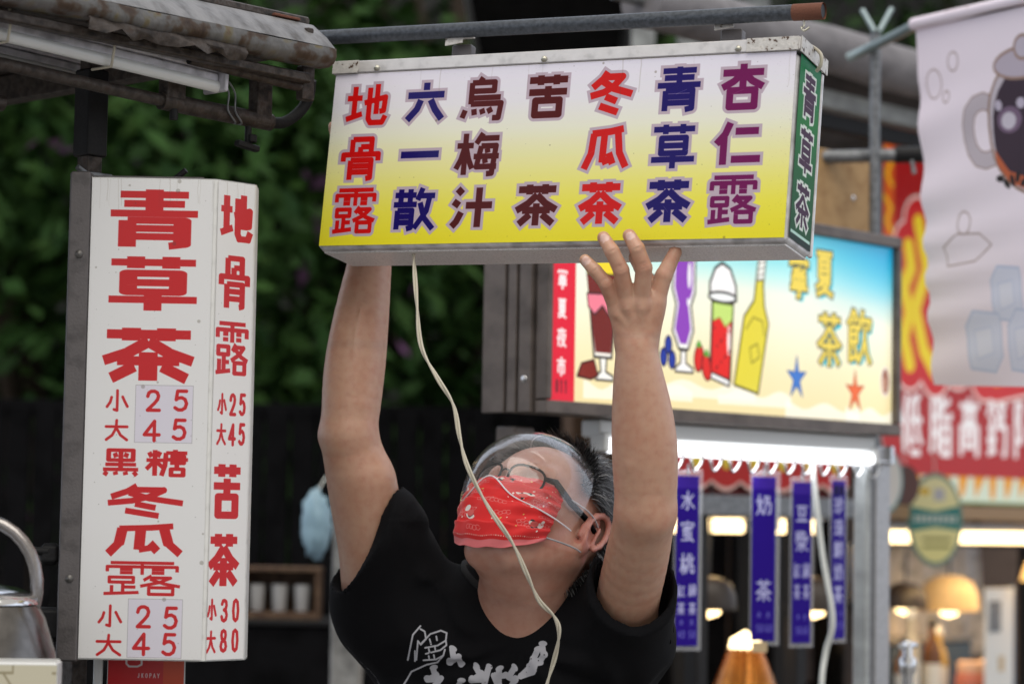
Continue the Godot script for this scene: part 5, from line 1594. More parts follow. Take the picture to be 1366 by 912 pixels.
func drinks_stall() -> void:
	var t := at_stall("market_stall", "brown aluminium posts and grey beams of the stall behind the person", "stall")
	part("post", Shape.new().box(Vector3(0.565, -1.09, -0.06), Vector3(0.055, 1.7146, 0.06), 0.004), mats.aluminium, t)
	part("post", Shape.new().box(Vector3(-0.52, -1.09, -0.1), Vector3(0.055, 1.7146, 0.05), 0.004), mats.brown_aluminium, t)
	part("channel", Shape.new().box(Vector3(0.508, -1.09, -0.045), Vector3(0.02, 1.71, 0.03), 0.003), mats.pale_steel, t)
	part("cross_beam", Shape.new().box(Vector3(1.0, -0.36, -0.7), Vector3(1.1, 0.05, 0.03), 0.004), mats.galvanised, t)
	for x in [0.8, 1.2]: part("post", Shape.new().box(Vector3(x, -1.14, -0.72), Vector3(0.045, 1.6, 0.04), 0.004), mats.black_steel, t)
	# plywood behind the board's top corner
	var pl := at_stall("plywood_board", "bare plywood board with a screw behind the picture board's top corner", "board", Vector3(0.47, 0.21, -0.2))
	part("panel", Shape.new().box(Vector3(0, 0.1, 0), Vector3(0.62, 0.225, 0.012), 0.002), mats.plywood, pl)
	part("screw", Shape.new().lathe([Vector2(0.0001, 0.003), Vector2(0.005, 0.002), Vector2(0.0065, 0)], Transform3D(Basis(Vector3.RIGHT, PI / 2), Vector3(0.21, 0.115, 0.006)), 12), mats.chrome, pl)
	part("batten", Shape.new().box(Vector3(0.0, 0.02, -0.05), Vector3(0.6, 0.04, 0.09), 0.004), mats.brown_aluminium, pl)
	# tube light under the board
	var l := at_stall("tube_light", "lit white tube light under the picture board", "lamp", Vector3(0.08, -0.25, -0.05))
	part("fixture", Shape.new().box(Vector3(0, 0.02, 0), Vector3(0.9, 0.036, 0.05), 0.006), mats.white_ceramic, l)
	part("glowing_tube", Shape.new().tube([Vector3(-0.42, -0.012, 0.02), Vector3(0.43, -0.012, 0.02)], 0.0135, 14), glow("tube_glow", Color(0.97, 0.98, 1.0), 1.3), l)
	for s in [-1, 1]: part("holder", Shape.new().box(Vector3(s * 0.44, -0.006, 0.016), Vector3(0.016, 0.036, 0.04), 0.004), mats.white_ceramic, l)
	var a := AreaLight3D.new()
	a.name = "tube_light_glow"; a.area_size = Vector2(0.84, 0.026); a.light_energy = 0.03; a.light_color = Color(0.97, 0.98, 1.0); a.shadow_enabled = true
	l.add_child(a)
	a.position = Vector3(0, -0.028, 0.02); a.rotation_degrees = Vector3(-90, 0, 0); a.area_range = 6.0
	# rail with hooks
	var r := at_stall("hook_rail", "rail of bent wire hooks under the tube light", "rail", Vector3(0.17, -0.272, -0.022))
	part("rod", Shape.new().tube([Vector3(-0.42, 0.006, 0), Vector3(0.42, 0.006, 0)], 0.003, 8), mats.chrome, r)
	for k in 13:
		var x := -0.38 + k * 0.0605
		var p := []
		for s in 9:
			var q := lerpf(-0.5, PI + 0.6, s / 8.0)
			p.append(Vector3(x - cos(q) * 0.019, -0.008 - sin(q) * 0.021, 0.004 * sin(s)))
		part("hook", Shape.new().tube(p, 0.0027, 7), mats.chrome, r)
	for s in [-0.4, 0.41]: part("bracket", Shape.new().box(Vector3(s, 0.02, -0.01), Vector3(0.012, 0.04, 0.03), 0.002), mats.chrome, r)
	menu_strips()
	# white cable that hangs down past the strips
	solo("white_cable", Shape.new().tube(bent([Vector3(0, 0, -0.03), Vector3(0.0, -0.2, 0.0), Vector3(0.01, -0.33, 0.02), Vector3(0.014, -0.4, 0.0), Vector3(0.0, -0.48, 0.0), Vector3(0.002, -0.7, 0.0), Vector3(-0.01, -1.0, 0.0), Vector3(0.0, -1.66, 0.0)], 6), 0.0058, 10), mats.white_cable, "thick white cable hanging down beside the purple menu strips", "cable", STALL + Basis(Vector3.UP, deg_to_rad(LANE.y)) * Vector3(0.318, -0.262, -0.012), LANE)
	# steel tap at the foot of the post
	var tap := at_stall("steel_tap", "small steel tap on the aluminium post at bottom right", "tap", Vector3(0.50, -0.66, 0.075))
	part("stem", Shape.new().lathe([Vector2(0.014, -0.16), Vector2(0.012, -0.05), Vector2(0.018, -0.04), Vector2(0.018, -0.015), Vector2(0.01, -0.01), Vector2(0.01, 0.02), Vector2(0.0, 0.024)], Transform3D(), 16), mats.chrome, tap)
	part("handle", Shape.new().tube([Vector3(-0.026, 0.012, 0), Vector3(0.026, 0.012, 0)], 0.007, 8), mats.chrome, tap)
	part("pipe", Shape.new().tube([Vector3(0, -0.15, 0), Vector3(0, -0.15, -0.06), Vector3(0.03, -0.16, -0.1)], 0.009, 8), mats.chrome, tap)
	# counter of the stall
	var c := at_stall("drinks_counter", "dark counter of the drinks stall behind the person", "counter", Vector3(0.5, -1.9473, -0.42))
	part("cabinet", Shape.new().box(Vector3(0, 0.45, 0), Vector3(1.7, 0.9, 0.45), 0.01), mats.black_steel, c)
	part("top", Shape.new().box(Vector3(0, 0.92, 0), Vector3(1.76, 0.03, 0.5), 0.006), mats.steel_pot, c)


func menu_strips() -> void:
	var clear := pane("strip_acrylic", Color(0.9, 0.92, 1.0), 0.12, 0.05)
	var pale := Color8(206, 208, 246)
	var dull := Color8(128, 124, 214)
	# (sign, across, down, width, height): a card of 120 by 820
	var cards := [
		[[["水", 60, 120, 78, 100], ["蜜", 60, 268, 80, 104], ["桃", 60, 424, 82, 108], ["紅", 30, 556, 44, 66], ["綠", 90, 552, 44, 66], ["茶", 30, 640, 44, 62], ["茶", 90, 640, 44, 62], ["小", 32, 706, 22, 32], ["大", 88, 706, 24, 32], ["4", 24, 764, 18, 40], ["0", 44, 764, 18, 40], ["5", 80, 764, 18, 40], ["0", 100, 764, 18, 40]], -0.112, -27.0, "purple menu strip, largest and leftmost, with the longest text", 0.0],
		[[["奶", 60, 140, 84, 112], ["茶", 62, 570, 86, 112], ["小", 40, 690, 22, 34], ["大", 86, 690, 24, 34], ["5", 34, 758, 18, 42], ["0", 54, 758, 18, 42], ["6", 80, 758, 18, 42], ["0", 100, 758, 18, 42]], 0.131, -46.0, "purple menu strip with just two large characters far apart", 0.004],
		[[["豆", 60, 160, 84, 96], ["漿", 60, 300, 90, 110], ["紅", 32, 452, 46, 84], ["綠", 90, 452, 46, 84], ["茶", 32, 560, 46, 80], ["茶", 90, 560, 46, 80], ["小", 40, 686, 20, 32], ["大", 84, 686, 22, 32], ["5", 34, 756, 18, 42], ["0", 54, 756, 18, 42], ["6", 78, 756, 18, 42], ["0", 98, 756, 18, 42]], 0.26, -17.0, "purple menu strip beside the hanging white cable", -0.004],
		[[["珍", 60, 130, 82, 96], ["珠", 60, 246, 82, 98], ["鮮", 60, 360, 82, 98], ["奶", 60, 474, 82, 98], ["茶", 60, 592, 82, 98], ["小", 36, 690, 22, 30], ["大", 86, 690, 24, 30], ["6", 30, 752, 18, 42], ["0", 50, 752, 18, 42], ["7", 78, 752, 18, 42], ["0", 98, 752, 18, 42]], 0.389, 0.0, "narrowest purple menu strip, nearest the aluminium post", 0.002]]
	for k in 4:
		var c: Array = cards[k]
		var t := at_stall("menu_strip", c[3], "menu strip", Vector3(c[1], -0.302 + c[4], -0.022), "purple menu strips on the hook rail", c[2])
		var cv := Canvas.new(120, 820, Color8(44, 20, 140))
		cv.rect(0, 0, 120, 60, Color8(66, 40, 160))
		if k == 3:
			for q in [36, 84]: cv.rect(q - 18, 26, q + 18, 76, Color8(24, 20, 52))
		for g in c[0]: write(cv, g[0], Vector2(g[1], g[2]), Vector2(g[3], g[4]), 4.2 if g[3] > 60 else 2.6 if g[3] > 40 else 1.8, pale if g[3] > 40 else dull, 0.0, pale, false)
		var s := Shape.new()
		s.panel(Vector3(-0.0235, -0.335, 0.0), Vector3(0.047, 0, 0), Vector3(0, 0.325, 0))
		var cm := printed("menu_card_%d" % k, cv, 0.4)
		cm.metallic_specular = 0.2
		part("card", s, cm, t)
		part("holder", Shape.new().box(Vector3(0.003, -0.172, -0.004), Vector3(0.06, 0.345, 0.004), 0.001), clear, t)
		part("eyelet", Shape.new().tube([Vector3(0, -0.008, 0), Vector3(0, 0.012, 0)], 0.0022, 6), mats.chrome, t)
		if k == 1: part("price_tag", Shape.new().box(Vector3(-0.006, -0.348, 0.002), Vector3(0.03, 0.02, 0.002), 0.0005), mats.lamp_beige, t)


func banner_and_pole() -> void:
	var p := thing("banner_pole", "blue grey steel pole with crossed rods at its top", "pole", Vector3(0.787, 0, -5.28))
	part("upright", Shape.new().tube([Vector3(0, 0, 0), Vector3(0, 1.3, 0), Vector3(0, 2.632, 0)], 0.0115, 16), mats.galvanised, p)
	var teal := worn(mat("zinc_bar", Color(0.34, 0.42, 0.43), 0.4, 0.6), mats.fine, 4.0)
	for s in [[Vector3(-0.03, 2.676, 0.0), Vector3(-0.004, 2.625, 0.014)], [Vector3(0.036, 2.68, 0.0), Vector3(0.006, 2.625, 0.014)]]:
		part("prong", Shape.new().tube(s, 0.0062, 8), teal, p)
	part("cross_bar", Shape.new().tube([Vector3(-0.06, 2.567, 0.0), Vector3(0.0, 2.594, 0.022), Vector3(0.037, 2.579, 0.31)], 0.011, 12), teal, p)
	# its foot
	part("foot", Shape.new().lathe([Vector2(0.0, 0.03), Vector2(0.05, 0.03), Vector2(0.12, 0.012), Vector2(0.12, 0.0)], Transform3D(), 20), mats.galvanised, p)
	var h := thing("coupling_pipe", "level galvanised pipe with a coupling behind the pole, above the picture board", "pipe", Vector3(0.5, 2.345, -5.305))
	part("pipe", Shape.new().tube([Vector3.ZERO, Vector3(0.36, 0.014, 0)], 0.0125, 14), mats.galvanised, h)
	part("pipe", Shape.new().tube([Vector3(0.18, 0.007, 0), Vector3(0.34, 0.0135, 0)], 0.0145, 14), mats.galvanised, h)
	part("coupling", Shape.new().tube([Vector3(0.335, 0.014, 0), Vector3(0.4, 0.016, 0)], 0.018, 14), mats.black_steel, h)
	part("coupling_bolt", Shape.new().tube([Vector3(0.37, 0.0, 0.015), Vector3(0.375, -0.03, 0.02)], 0.005, 8), mats.galvanised, h)
	# cloth banner
	var cv := Canvas.new(760, 960, Color8(247, 234, 244))
	var line := Color8(164, 140, 134)
	for c in [[70, 165, 34], [160, 115, 22], [124, 205, 14], [168, 540, 26]]: cv.lines([PackedVector2Array(Canvas.oval_path(Vector2(c[0], c[1]), Vector2(c[2], c[2] * 1.15)) + [Vector2(c[0] + c[2], c[1])])], 2.0, line, 0.0, line, false)
	cv.lines([PackedVector2Array([Vector2(80, 600), Vector2(140, 568), Vector2(230, 570), Vector2(270, 600), Vector2(200, 640), Vector2(90, 650), Vector2(80, 600)])], 2.0, line, 0.0, line, false)
	# round glass pot of coffee with a looped handle
	cv.lines([PackedVector2Array([Vector2(318, 246), Vector2(280, 232), Vector2(246, 238), Vector2(222, 258), Vector2(210, 290), Vector2(210, 322), Vector2(222, 354), Vector2(246, 378), Vector2(276, 386), Vector2(312, 380)])], 20.0, Color8(196, 184, 192), 3.0, Color8(150, 120, 104), false)
	cv.oval(Vector2(470, 300), Vector2(176, 182), Color8(200, 190, 200), 4.0, Color8(150, 118, 100))
	cv.oval(Vector2(470, 312), Vector2(160, 160), Color8(52, 32, 50))
	cv.area([Vector2(314, 360), Vector2(370, 420), Vector2(440, 440), Vector2(510, 440), Vector2(580, 410), Vector2(622, 350), Vector2(610, 420), Vector2(540, 468), Vector2(460, 478), Vector2(370, 450), Vector2(324, 400)], Color8(196, 96, 56))
	cv.oval(Vector2(380, 290), Vector2(50, 34), Color8(120, 96, 122)); cv.oval(Vector2(376, 292), Vector2(30, 22), Color8(206, 198, 210)); cv.oval(Vector2(340, 250), Vector2(14, 14), Color8(196, 186, 204)); cv.oval(Vector2(430, 252), Vector2(18, 14), Color8(196, 186, 204))
	for k in 9: cv.oval(Vector2(330 + k * 24, 436 + (k * 37 % 22)), Vector2(16, 9), Color8(30, 20, 24), 0.0, Color.BLACK, k * 0.7)
	cv.oval(Vector2(450, 150), Vector2(120, 40), Color8(190, 178, 192), 4.0, Color8(160, 130, 116)); cv.oval(Vector2(450, 112), Vector2(34, 30), Color8(196, 186, 200), 4.0, Color8(160, 130, 116))
	# ice cubes
	for c in [[330, 730, 74], [220, 850, 82], [410, 850, 84], [520, 760, 70]]:
		var q := Vector2(c[0], c[1])
		var s: float = c[2]
		cv.area([q + Vector2(-s, -s * 0.5), q + Vector2(-s * 0.5, -s), q + Vector2(s * 0.8, -s * 0.9), q + Vector2(s, s * 0.4), q + Vector2(s * 0.5, s * 0.9), q + Vector2(-s * 0.8, s * 0.8)], Color8(222, 224, 242), 3.0, Color8(198, 206, 232))
		cv.area([q + Vector2(-s * 0.6, -s * 0.4), q + Vector2(s * 0.3, -s * 0.5), q + Vector2(s * 0.5, s * 0.3), q + Vector2(-s * 0.4, s * 0.5)], Color8(230, 230, 244), 2.0, Color8(206, 212, 236))
	var b := thing("cloth_banner", "pale lilac cloth banner printed with a coffee pot and ice cubes", "banner", Vector3(0.821, 2.573, -4.95), Vector3(0, 0, 0))
	var rows := []
	var across := Vector3(0.242, -0.034, 0.572)
	for y in 41:
		var v := y / 40.0
		var row := []
		for x in 31:
			var u := x / 30.0
			var q := across * u + Vector3(0.036 * v * (1.0 - u * 0.6), -0.742 * v, 0.05 * v)
			var n := Vector3(0.92, 0, -0.39)
			# level creases pulled from the free edge
			var crease := 0.006 * sin(v * 46.0 + u * 5.0 + 2.0 * sin(v * 9.0)) * exp(-u * 3.0) * smoothstep(0.08, 0.3, v) + 0.012 * sin(u * 7.0 + v * 3.0) * v
			row.append(q - n * crease)
		rows.append(row)
	var cm := printed("banner_cloth", cv, 0.85)
	cm.backlight_enabled = true; cm.backlight = Color(0.2, 0.2, 0.2)
	part("cloth", Shape.new().sheet(rows, 0.0012), cm, b)
	part("hem_bar", Shape.new().tube([Vector3(-0.004, 0.004, 0.0), across + Vector3(0, 0.004, 0)], 0.013, 12), cm, b)


# ---------------------------------------------------------------- the far stall with the red sign
func red_stall() -> void:
	var t := at_stall("red_sign", "large red sign with yellow outlined shapes and a row of white characters", "sign", Vector3(2.39, -0.33, -1.2))
	part("board", Shape.new().box(Vector3(0.85, 0.62, -0.03), Vector3(1.9, 1.24, 0.05), 0.006), mats.galvanised, t)
	var cv := Canvas.new(1200, 800, Color8(170, 14, 16))
	var g := RandomNumberGenerator.new()
	g.seed = 3
	for k in 2600: cv.oval(Vector2(g.randf() * 1200, g.randf() * 800), Vector2(3, 2), [Color8(188, 26, 24), Color8(146, 10, 14), Color8(180, 40, 28)][k % 3], 0.0, Color.BLACK, g.randf() * 3.0)
	# flame strip in the corner
	cv.rect(0, 0, 36, 500, Color8(222, 92, 20))
	for k in 5: cv.lines([PackedVector2Array([Vector2(4, 30 + k * 90), Vector2(26, 50 + k * 90), Vector2(10, 76 + k * 90), Vector2(28, 96 + k * 90)])], 5.0, Color8(246, 190, 30), 0.0, Color.WHITE, false)
	# big yellow strokes within red and white outlines
	var strokes_at := [PackedVector2Array([Vector2(86, 300), Vector2(96, 340), Vector2(70, 380), Vector2(90, 430), Vector2(72, 480), Vector2(92, 530)]), PackedVector2Array([Vector2(120, 250), Vector2(150, 340), Vector2(110, 420), Vector2(140, 500), Vector2(180, 540)]), PackedVector2Array([Vector2(220, 260), Vector2(200, 400), Vector2(260, 520)]), PackedVector2Array([Vector2(330, 280), Vector2(300, 420), Vector2(360, 540)]), PackedVector2Array([Vector2(430, 280), Vector2(440, 420), Vector2(400, 540), Vector2(520, 520)]), PackedVector2Array([Vector2(600, 280), Vector2(640, 420), Vector2(600, 540)]), PackedVector2Array([Vector2(740, 280), Vector2(720, 420), Vector2(800, 540)])]
	cv.lines(strokes_at, 48.0, Color8(206, 26, 28), 7.0, Color8(240, 216, 208), false)
	cv.lines(strokes_at, 17.0, Color8(248, 216, 20), 4.0, Color8(222, 60, 24), false)
	for k in 6: write(cv, ["低", "脂", "高", "鈣", "阝", "日"][k], Vector2(100 + k * 102, 646), Vector2(88, 132), 6.6, Color8(246, 240, 240))
	# printed border below
	cv.rect(0, 746, 1200, 800, Color8(206, 216, 196))
	for k in 22: cv.area([Vector2(40 + k * 56, 746), Vector2(70 + k * 56 + k * 7 % 20, 746), Vector2(62 + k * 56, 796 - k * 11 % 30), Vector2(48 + k * 56, 790)], Color8(224, 150, 24))
	cv.rect(0, 796, 1200, 800, Color8(120, 150, 80))
	var s := Shape.new()
	s.panel(Vector3(-0.1, 0.0, -0.004), Vector3(1.9, 0, 0), Vector3(0, 1.24, 0))
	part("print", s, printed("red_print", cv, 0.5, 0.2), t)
	part("lower_edge", Shape.new().box(Vector3(0.85, -0.03, -0.03), Vector3(1.9, 0.045, 0.06), 0.004), worn(mat("tan_trim", Color(0.36, 0.22, 0.1), 0.5), mats.fine, 2.0), t)
	for x in [-0.08, 1.76]: part("leg", Shape.new().box(Vector3(x, -0.83, -0.035), Vector3(0.04, 1.57, 0.04), 0.004), mats.black_steel, t)
	# hanging shapes in front of it
	var ov := Canvas.new(220, 640, Color8(214, 204, 132))
	ov.fade([[0.0, Color8(240, 234, 186)], [0.4, Color8(238, 232, 170)], [1.0, Color8(234, 226, 150)]])
	ov.area([Vector2(0, 230), Vector2(110, 262), Vector2(220, 218), Vector2(220, 396), Vector2(110, 372), Vector2(0, 404)], Color8(34, 128, 124))
	for k in 8: ov.rect(24 + k * 22, 290, 40 + k * 22, 340, Color8(196, 204, 196))
	for k in 2: ov.rect(60, 440 + k * 52, 170, 464 + k * 52, Color8(150, 146, 84))
	ov.rect(104, 110, 146, 190, Color8(190, 190, 200))
	ov.oval(Vector2(66, 130), Vector2(22, 26), Color8(230, 190, 60))
	var shapes := [["hanging_board", "pale yellow and teal oval board hanging before the red sign", Vector3(0.105, -0.052, 0.05), Vector2(0.085, 0.142), ov], ["hanging_board", "small dark brown oval board hanging at the red sign's lower corner", Vector3(-0.056, 0.048, 0.05), Vector2(0.045, 0.06), null], ["hanging_board", "round pale board with teal rim half hidden by the aluminium post", Vector3(-0.16, 0.06, 0.04), Vector2(0.07, 0.1), null]]
	for k in 3:
		var q: Array = shapes[k]
		var o := at_stall(q[0], q[1], "board", Vector3(2.39, -0.33, -1.2) + q[2], "boards hanging from the red sign", [-42.0, -30.0, -20.0][k])
		var poly := []
		for a in 40: poly.append(Vector2(cos(TAU * a / 40) * q[3].x, sin(TAU * a / 40) * q[3].y))
		part("board", Shape.new().prism(poly, 0.008), mat("board_%d" % k, [Color(0.16, 0.24, 0.2), Color(0.07, 0.03, 0.025), Color(0.1, 0.3, 0.32)][k], 0.5), o)
		var inner := []
		for p in poly: inner.append(p * 0.9)
		var face := Shape.new().prism(inner, 0.004, Transform3D(Basis(), Vector3(0, 0, 0.0045)))
		if k == 0:
			for v in face.v.size(): face.uv[v] = Vector2(0.5 + face.v[v].x / (2.0 * q[3].x), 0.5 - face.v[v].y / (2.0 * q[3].y))
		part("face", face, printed("oval_print", ov, 0.4) if k == 0 else mat("board_face_%d" % k, Color(0.09, 0.035, 0.03) if k == 1 else Color(0.55, 0.53, 0.5), 0.45), o)
		part("string", Shape.new().tube([Vector3(0, q[3].y - 0.005, 0.0), Vector3(0, q[3].y + 0.1, -0.03)], 0.0015, 6), mats.white_cable, o)
	# valance with scalloped hem, nearer
	var val := at_stall("red_valance", "short red valance with white scalloped hem and yellow shapes, over the warm lamps", "valance", Vector3(0.72, -0.335, -0.9))
	var hem := [Vector2(0.0, 0.18), Vector2(0.0, 0.035)]
	for k in 8:
		for j in 7: hem.append(Vector2((k + j / 7.0) * 0.12, 0.035 - 0.022 * sin(j / 7.0 * PI)))
	hem.append(Vector2(0.96, 0.035)); hem.append(Vector2(0.96, 0.18))
	var vv := Canvas.new(640, 120, Color8(186, 30, 26))
	for k in 8:
		var arc := PackedVector2Array()
		for j in 9: arc.append(Vector2((k + j / 8.0) * 80.0, 96 + 12 * sin(j / 8.0 * PI)))
		vv.lines([arc], 4.0, Color8(230, 190, 180), 0.0, Color.WHITE, false)
		vv.lines([PackedVector2Array([Vector2(k * 80 + 12, 20), Vector2(k * 80 + 40, 64), Vector2(k * 80 + 60, 30)])], 10.0, Color8(226, 200, 50), 0.0, Color.WHITE, false)
	var vs := Shape.new().prism(hem, 0.004)
	for k in vs.v.size(): vs.uv[k] = Vector2(vs.v[k].x / 0.96, (0.18 - vs.v[k].y) / 0.18)
	part("cloth", vs, printed("valance_print", vv, 0.8), val)
	part("backing", Shape.new().box(Vector3(0.48, 0.0, -0.03), Vector3(0.98, 0.09, 0.02), 0.003), mat("maroon", Color(0.11, 0.012, 0.014), 0.8), val)


func lamps_and_goods() -> void:
	# warm tubes
	for q in [[Vector3(2.44, -0.437, -1.3), 1.1, "long warm tube light under the red sign"], [Vector3(0.9, -0.41, -1.0), 0.44, "short warm tube light behind the purple strips"], [Vector3(1.5, -0.41, -1.02), 0.2, "shortest warm tube light, seen between the purple strips"]]:
		var t := at_stall("warm_tube", q[2], "lamp", q[0], "warm tube lights")
		part("fixture", Shape.new().box(Vector3(q[1] * 0.5, 0.03, 0), Vector3(q[1] + 0.04, 0.02, 0.05), 0.004), mats.white_ceramic, t)
		part("glowing_tube", Shape.new().tube([Vector3(0, 0, 0), Vector3(q[1], 0, 0)], 0.018, 12), glow("warm_glow", Color(1.0, 0.86, 0.62), 2.2), t)
		for s in [0.005, q[1] - 0.005]: part("holder", Shape.new().box(Vector3(s, 0.012, 0), Vector3(0.012, 0.05, 0.04), 0.003), mats.white_ceramic, t)
		part("stem", Shape.new().box(Vector3(q[1] * 0.5, 0.14, -0.01), Vector3(0.02, 0.22, 0.02), 0.002), mats.black_steel, t)
		var a := AreaLight3D.new()
		a.name = "warm_tube_glow"; a.area_size = Vector2(q[1], 0.036); a.light_energy = 0.16 * q[1]; a.light_color = Color(1.0, 0.84, 0.6); a.shadow_enabled = true; a.area_range = 5.0
		t.add_child(a)
		a.position = Vector3(q[1] * 0.5, -0.022, 0.0); a.rotation_degrees = Vector3(-90, 0, 0)
	# pendant lamps over the food
	for q in [[Vector3(1.076, -0.62, -0.9), 0.07, "dark", "dark pendant lamp shade behind the leftmost purple strip"], [Vector3(1.525, -0.63, -0.9), 0.075, "dark", "dark pendant lamp shade behind the white cable"], [Vector3(2.867, -0.668, -1.5), 0.07, "dark", "dark pendant lamp beside the glowing beige shade"], [Vector3(3.123, -0.68, -1.5), 0.098, "beige", "glowing beige domed pendant lamp under the red sign"], [Vector3(3.26, -0.575, -1.2), 0.1, "beige", "beige cone lamp shade cut by the right edge of the photo"]]:
		var t := at_stall("pendant_lamp", q[3], "lamp", q[0], "pendant lamps over the food")
		var r: float = q[1]
		var prof := [Vector2(r, 0.0), Vector2(r * 1.02, 0.008), Vector2(r * 0.98, r * 0.55), Vector2(r * 0.8, r * 0.95), Vector2(r * 0.45, r * 1.15), Vector2(0.012, r * 1.2)]
		if q[0].x > 3.2: prof = [Vector2(r, 0.0), Vector2(r * 0.86, r * 0.4), Vector2(r * 0.6, r * 1.1), Vector2(r * 0.34, r * 1.5), Vector2(0.012, r * 1.6)]
		part("shade", Shape.new().lathe(prof, Transform3D(), 28), mats.lamp_beige if q[2] == "beige" else mats.lamp_black, t)
		part("bulb", Shape.new().lathe([Vector2(0.0, -0.022), Vector2(0.028, -0.012), Vector2(0.036, 0.012), Vector2(0.02, 0.05), Vector2(0.0, 0.06)], Transform3D(), 14), glow("bulb_glow", Color(1.0, 0.85, 0.6), 3.0), t)
		part("cord", Shape.new().tube([Vector3(0, prof[-1].y - 0.002, 0), Vector3(0.01, prof[-1].y + 0.2, 0), Vector3(0, 0.5, -0.02)], 0.004, 6), mats.black_plastic, t)
		var o := OmniLight3D.new()
		o.name = "bulb_light"; o.light_energy = 0.02; o.light_color = Color(1.0, 0.78, 0.5); o.light_size = 0.025; o.shadow_enabled = true; o.omni_range = 4.0
		t.add_child(o)
		o.position = Vector3(0, 0.02, 0)
	# amber cone lamp on the counter
	var am := at_stall("amber_lamp", "glowing amber cone lamp behind the leftmost purple strip's foot", "lamp", Vector3(0.73, -1.012, -0.52))
	var amber := worn(mat("amber_shade", Color(0.5, 0.33, 0.12), 0.2, 0.85), noise_map(0.014, [[0.0, Color(0.5, 0.3, 0.16)], [0.45, Color(0.95, 0.8, 0.6)], [0.55, Color(0.6, 0.38, 0.2)], [1.0, grey(1.0)]], 61), 8.0, null, 0.0, true)
	amber.backlight_enabled = true; amber.backlight = Color(0.3, 0.24, 0.15)
	part("shade", Shape.new().lathe([Vector2(0.17, 0.0), Vector2(0.125, 0.11), Vector2(0.08, 0.22), Vector2(0.036, 0.33)], Transform3D(), 28), amber, am)
	part("bulb", Shape.new().lathe([Vector2(0.0, 0.22), Vector2(0.03, 0.26), Vector2(0.042, 0.31), Vector2(0.034, 0.345), Vector2(0.0, 0.365)], Transform3D(), 16), glow("amber_bulb", Color(1.0, 0.86, 0.6), 2.5), am)
	part("stem", Shape.new().tube([Vector3(0, 0, 0), Vector3(0, 0.23, 0)], 0.008, 8), mats.black_plastic, am)
	var ol := OmniLight3D.new()
	ol.name = "amber_light"; ol.light_energy = 0.012; ol.light_color = Color(1.0, 0.8, 0.52); ol.light_size = 0.03; ol.shadow_enabled = true
	am.add_child(ol)
	ol.position = Vector3(0, 0.285, 0)
	# blue bag at its foot
	var bag := at_stall("blue_packet", "crumpled blue and white packet left of the amber lamp", "packet", Vector3(0.57, -1.012, -0.5))
	part("wrap", crumple(Vector3(0.06, 0.1, 0.04), 6, 0.12), mat("packet_blue", Color(0.07, 0.2, 0.42), 0.35), bag)
	# things under the red sign
	var c := at_stall("far_counter", "low counter under the red sign", "counter", Vector3(3.0, -1.9473, -1.5))
	part("cabinet", Shape.new().box(Vector3(0, 0.48, 0), Vector3(2.2, 0.96, 0.5), 0.01), mats.wood, c)
	part("top", Shape.new().box(Vector3(0, 0.975, 0), Vector3(2.24, 0.03, 0.54), 0.006), mats.steel_pot, c)
	var pink := mat("pink_plastic", Color(0.5, 0.18, 0.15), 0.4)
	for k in 2:
		var b := at_stall("pink_jar", ["pink jar with pale cap under the beige lamp, the left one", "pink jar with pale cap under the beige lamp, the right one"][k], "jar", Vector3(3.04 + k * 0.125, -0.957, -1.36), "pink jars on the far counter")
		part("body", Shape.new().lathe([Vector2(0.0, 0.0), Vector2(0.05, 0.003), Vector2(0.054, 0.02), Vector2(0.052, 0.07), Vector2(0.044, 0.09)], Transform3D(), 24), pink, b)
		part("cap", Shape.new().lathe([Vector2(0.046, 0.088), Vector2(0.046, 0.118), Vector2(0.04, 0.122), Vector2(0.0, 0.123)], Transform3D(), 24), mat("pale_cap", Color(0.6, 0.42, 0.36), 0.45), b)
	var tints := [Color(0.3, 0.12, 0.03), Color(0.5, 0.45, 0.35), Color(0.12, 0.05, 0.02), Color(0.45, 0.3, 0.08), Color(0.2, 0.22, 0.2)]
	for k in 5:
		var tall := 0.2 + 0.03 * (k * 3 % 4)
		var bt := at_stall("sauce_bottle", ["slim amber bottle at the left end of the far counter", "cream bottle beside the slim amber one on the far counter", "dark brown bottle under the dark pendant lamp", "mustard bottle beside the pink jars", "grey green bottle right of the pink jars"][k], "bottle", Vector3([2.74, 2.82, 2.9, 2.985, 3.25][k], -0.957, -1.42 - 0.03 * (k % 2)), "bottles on the far counter")
		part("glass", Shape.new().lathe([Vector2(0.0, 0.0), Vector2(0.028, 0.002), Vector2(0.03, 0.01), Vector2(0.03, tall * 0.55), Vector2(0.024, tall * 0.66), Vector2(0.011, tall * 0.76), Vector2(0.011, tall * 0.92)], Transform3D(), 18), mat("bottle_%d" % k, tints[k], 0.2), bt)
		part("cap", Shape.new().lathe([Vector2(0.013, tall * 0.9), Vector2(0.013, tall), Vector2(0.0, tall)], Transform3D(), 14), mats.white_ceramic if k % 2 else mats.black_plastic, bt)
		part("label_band", Shape.new().lathe([Vector2(0.0306, tall * 0.15), Vector2(0.0306, tall * 0.45)], Transform3D(), 18), mats.white_ceramic, bt)
	for k in 3:
		var ld := at_stall("ladle", ["steel ladle hanging nearest the brown wall's left end", "middle steel ladle hanging by the white cloth", "steel ladle hanging closest to the white cloth"][k], "ladle", Vector3(2.92 + k * 0.06, -0.47, -1.76), "ladles on the rail")
		part("handle", Shape.new().tube([Vector3(0, 0.004, 0.008), Vector3(0, -0.18, 0.01)], 0.004, 6), mats.chrome, ld)
		part("bowl", Shape.new().lathe([Vector2(0.0, -0.225), Vector2(0.022, -0.218), Vector2(0.03, -0.2), Vector2(0.032, -0.18)], Transform3D(Basis(), Vector3(0, 0, 0.036)), 14), mats.chrome, ld)
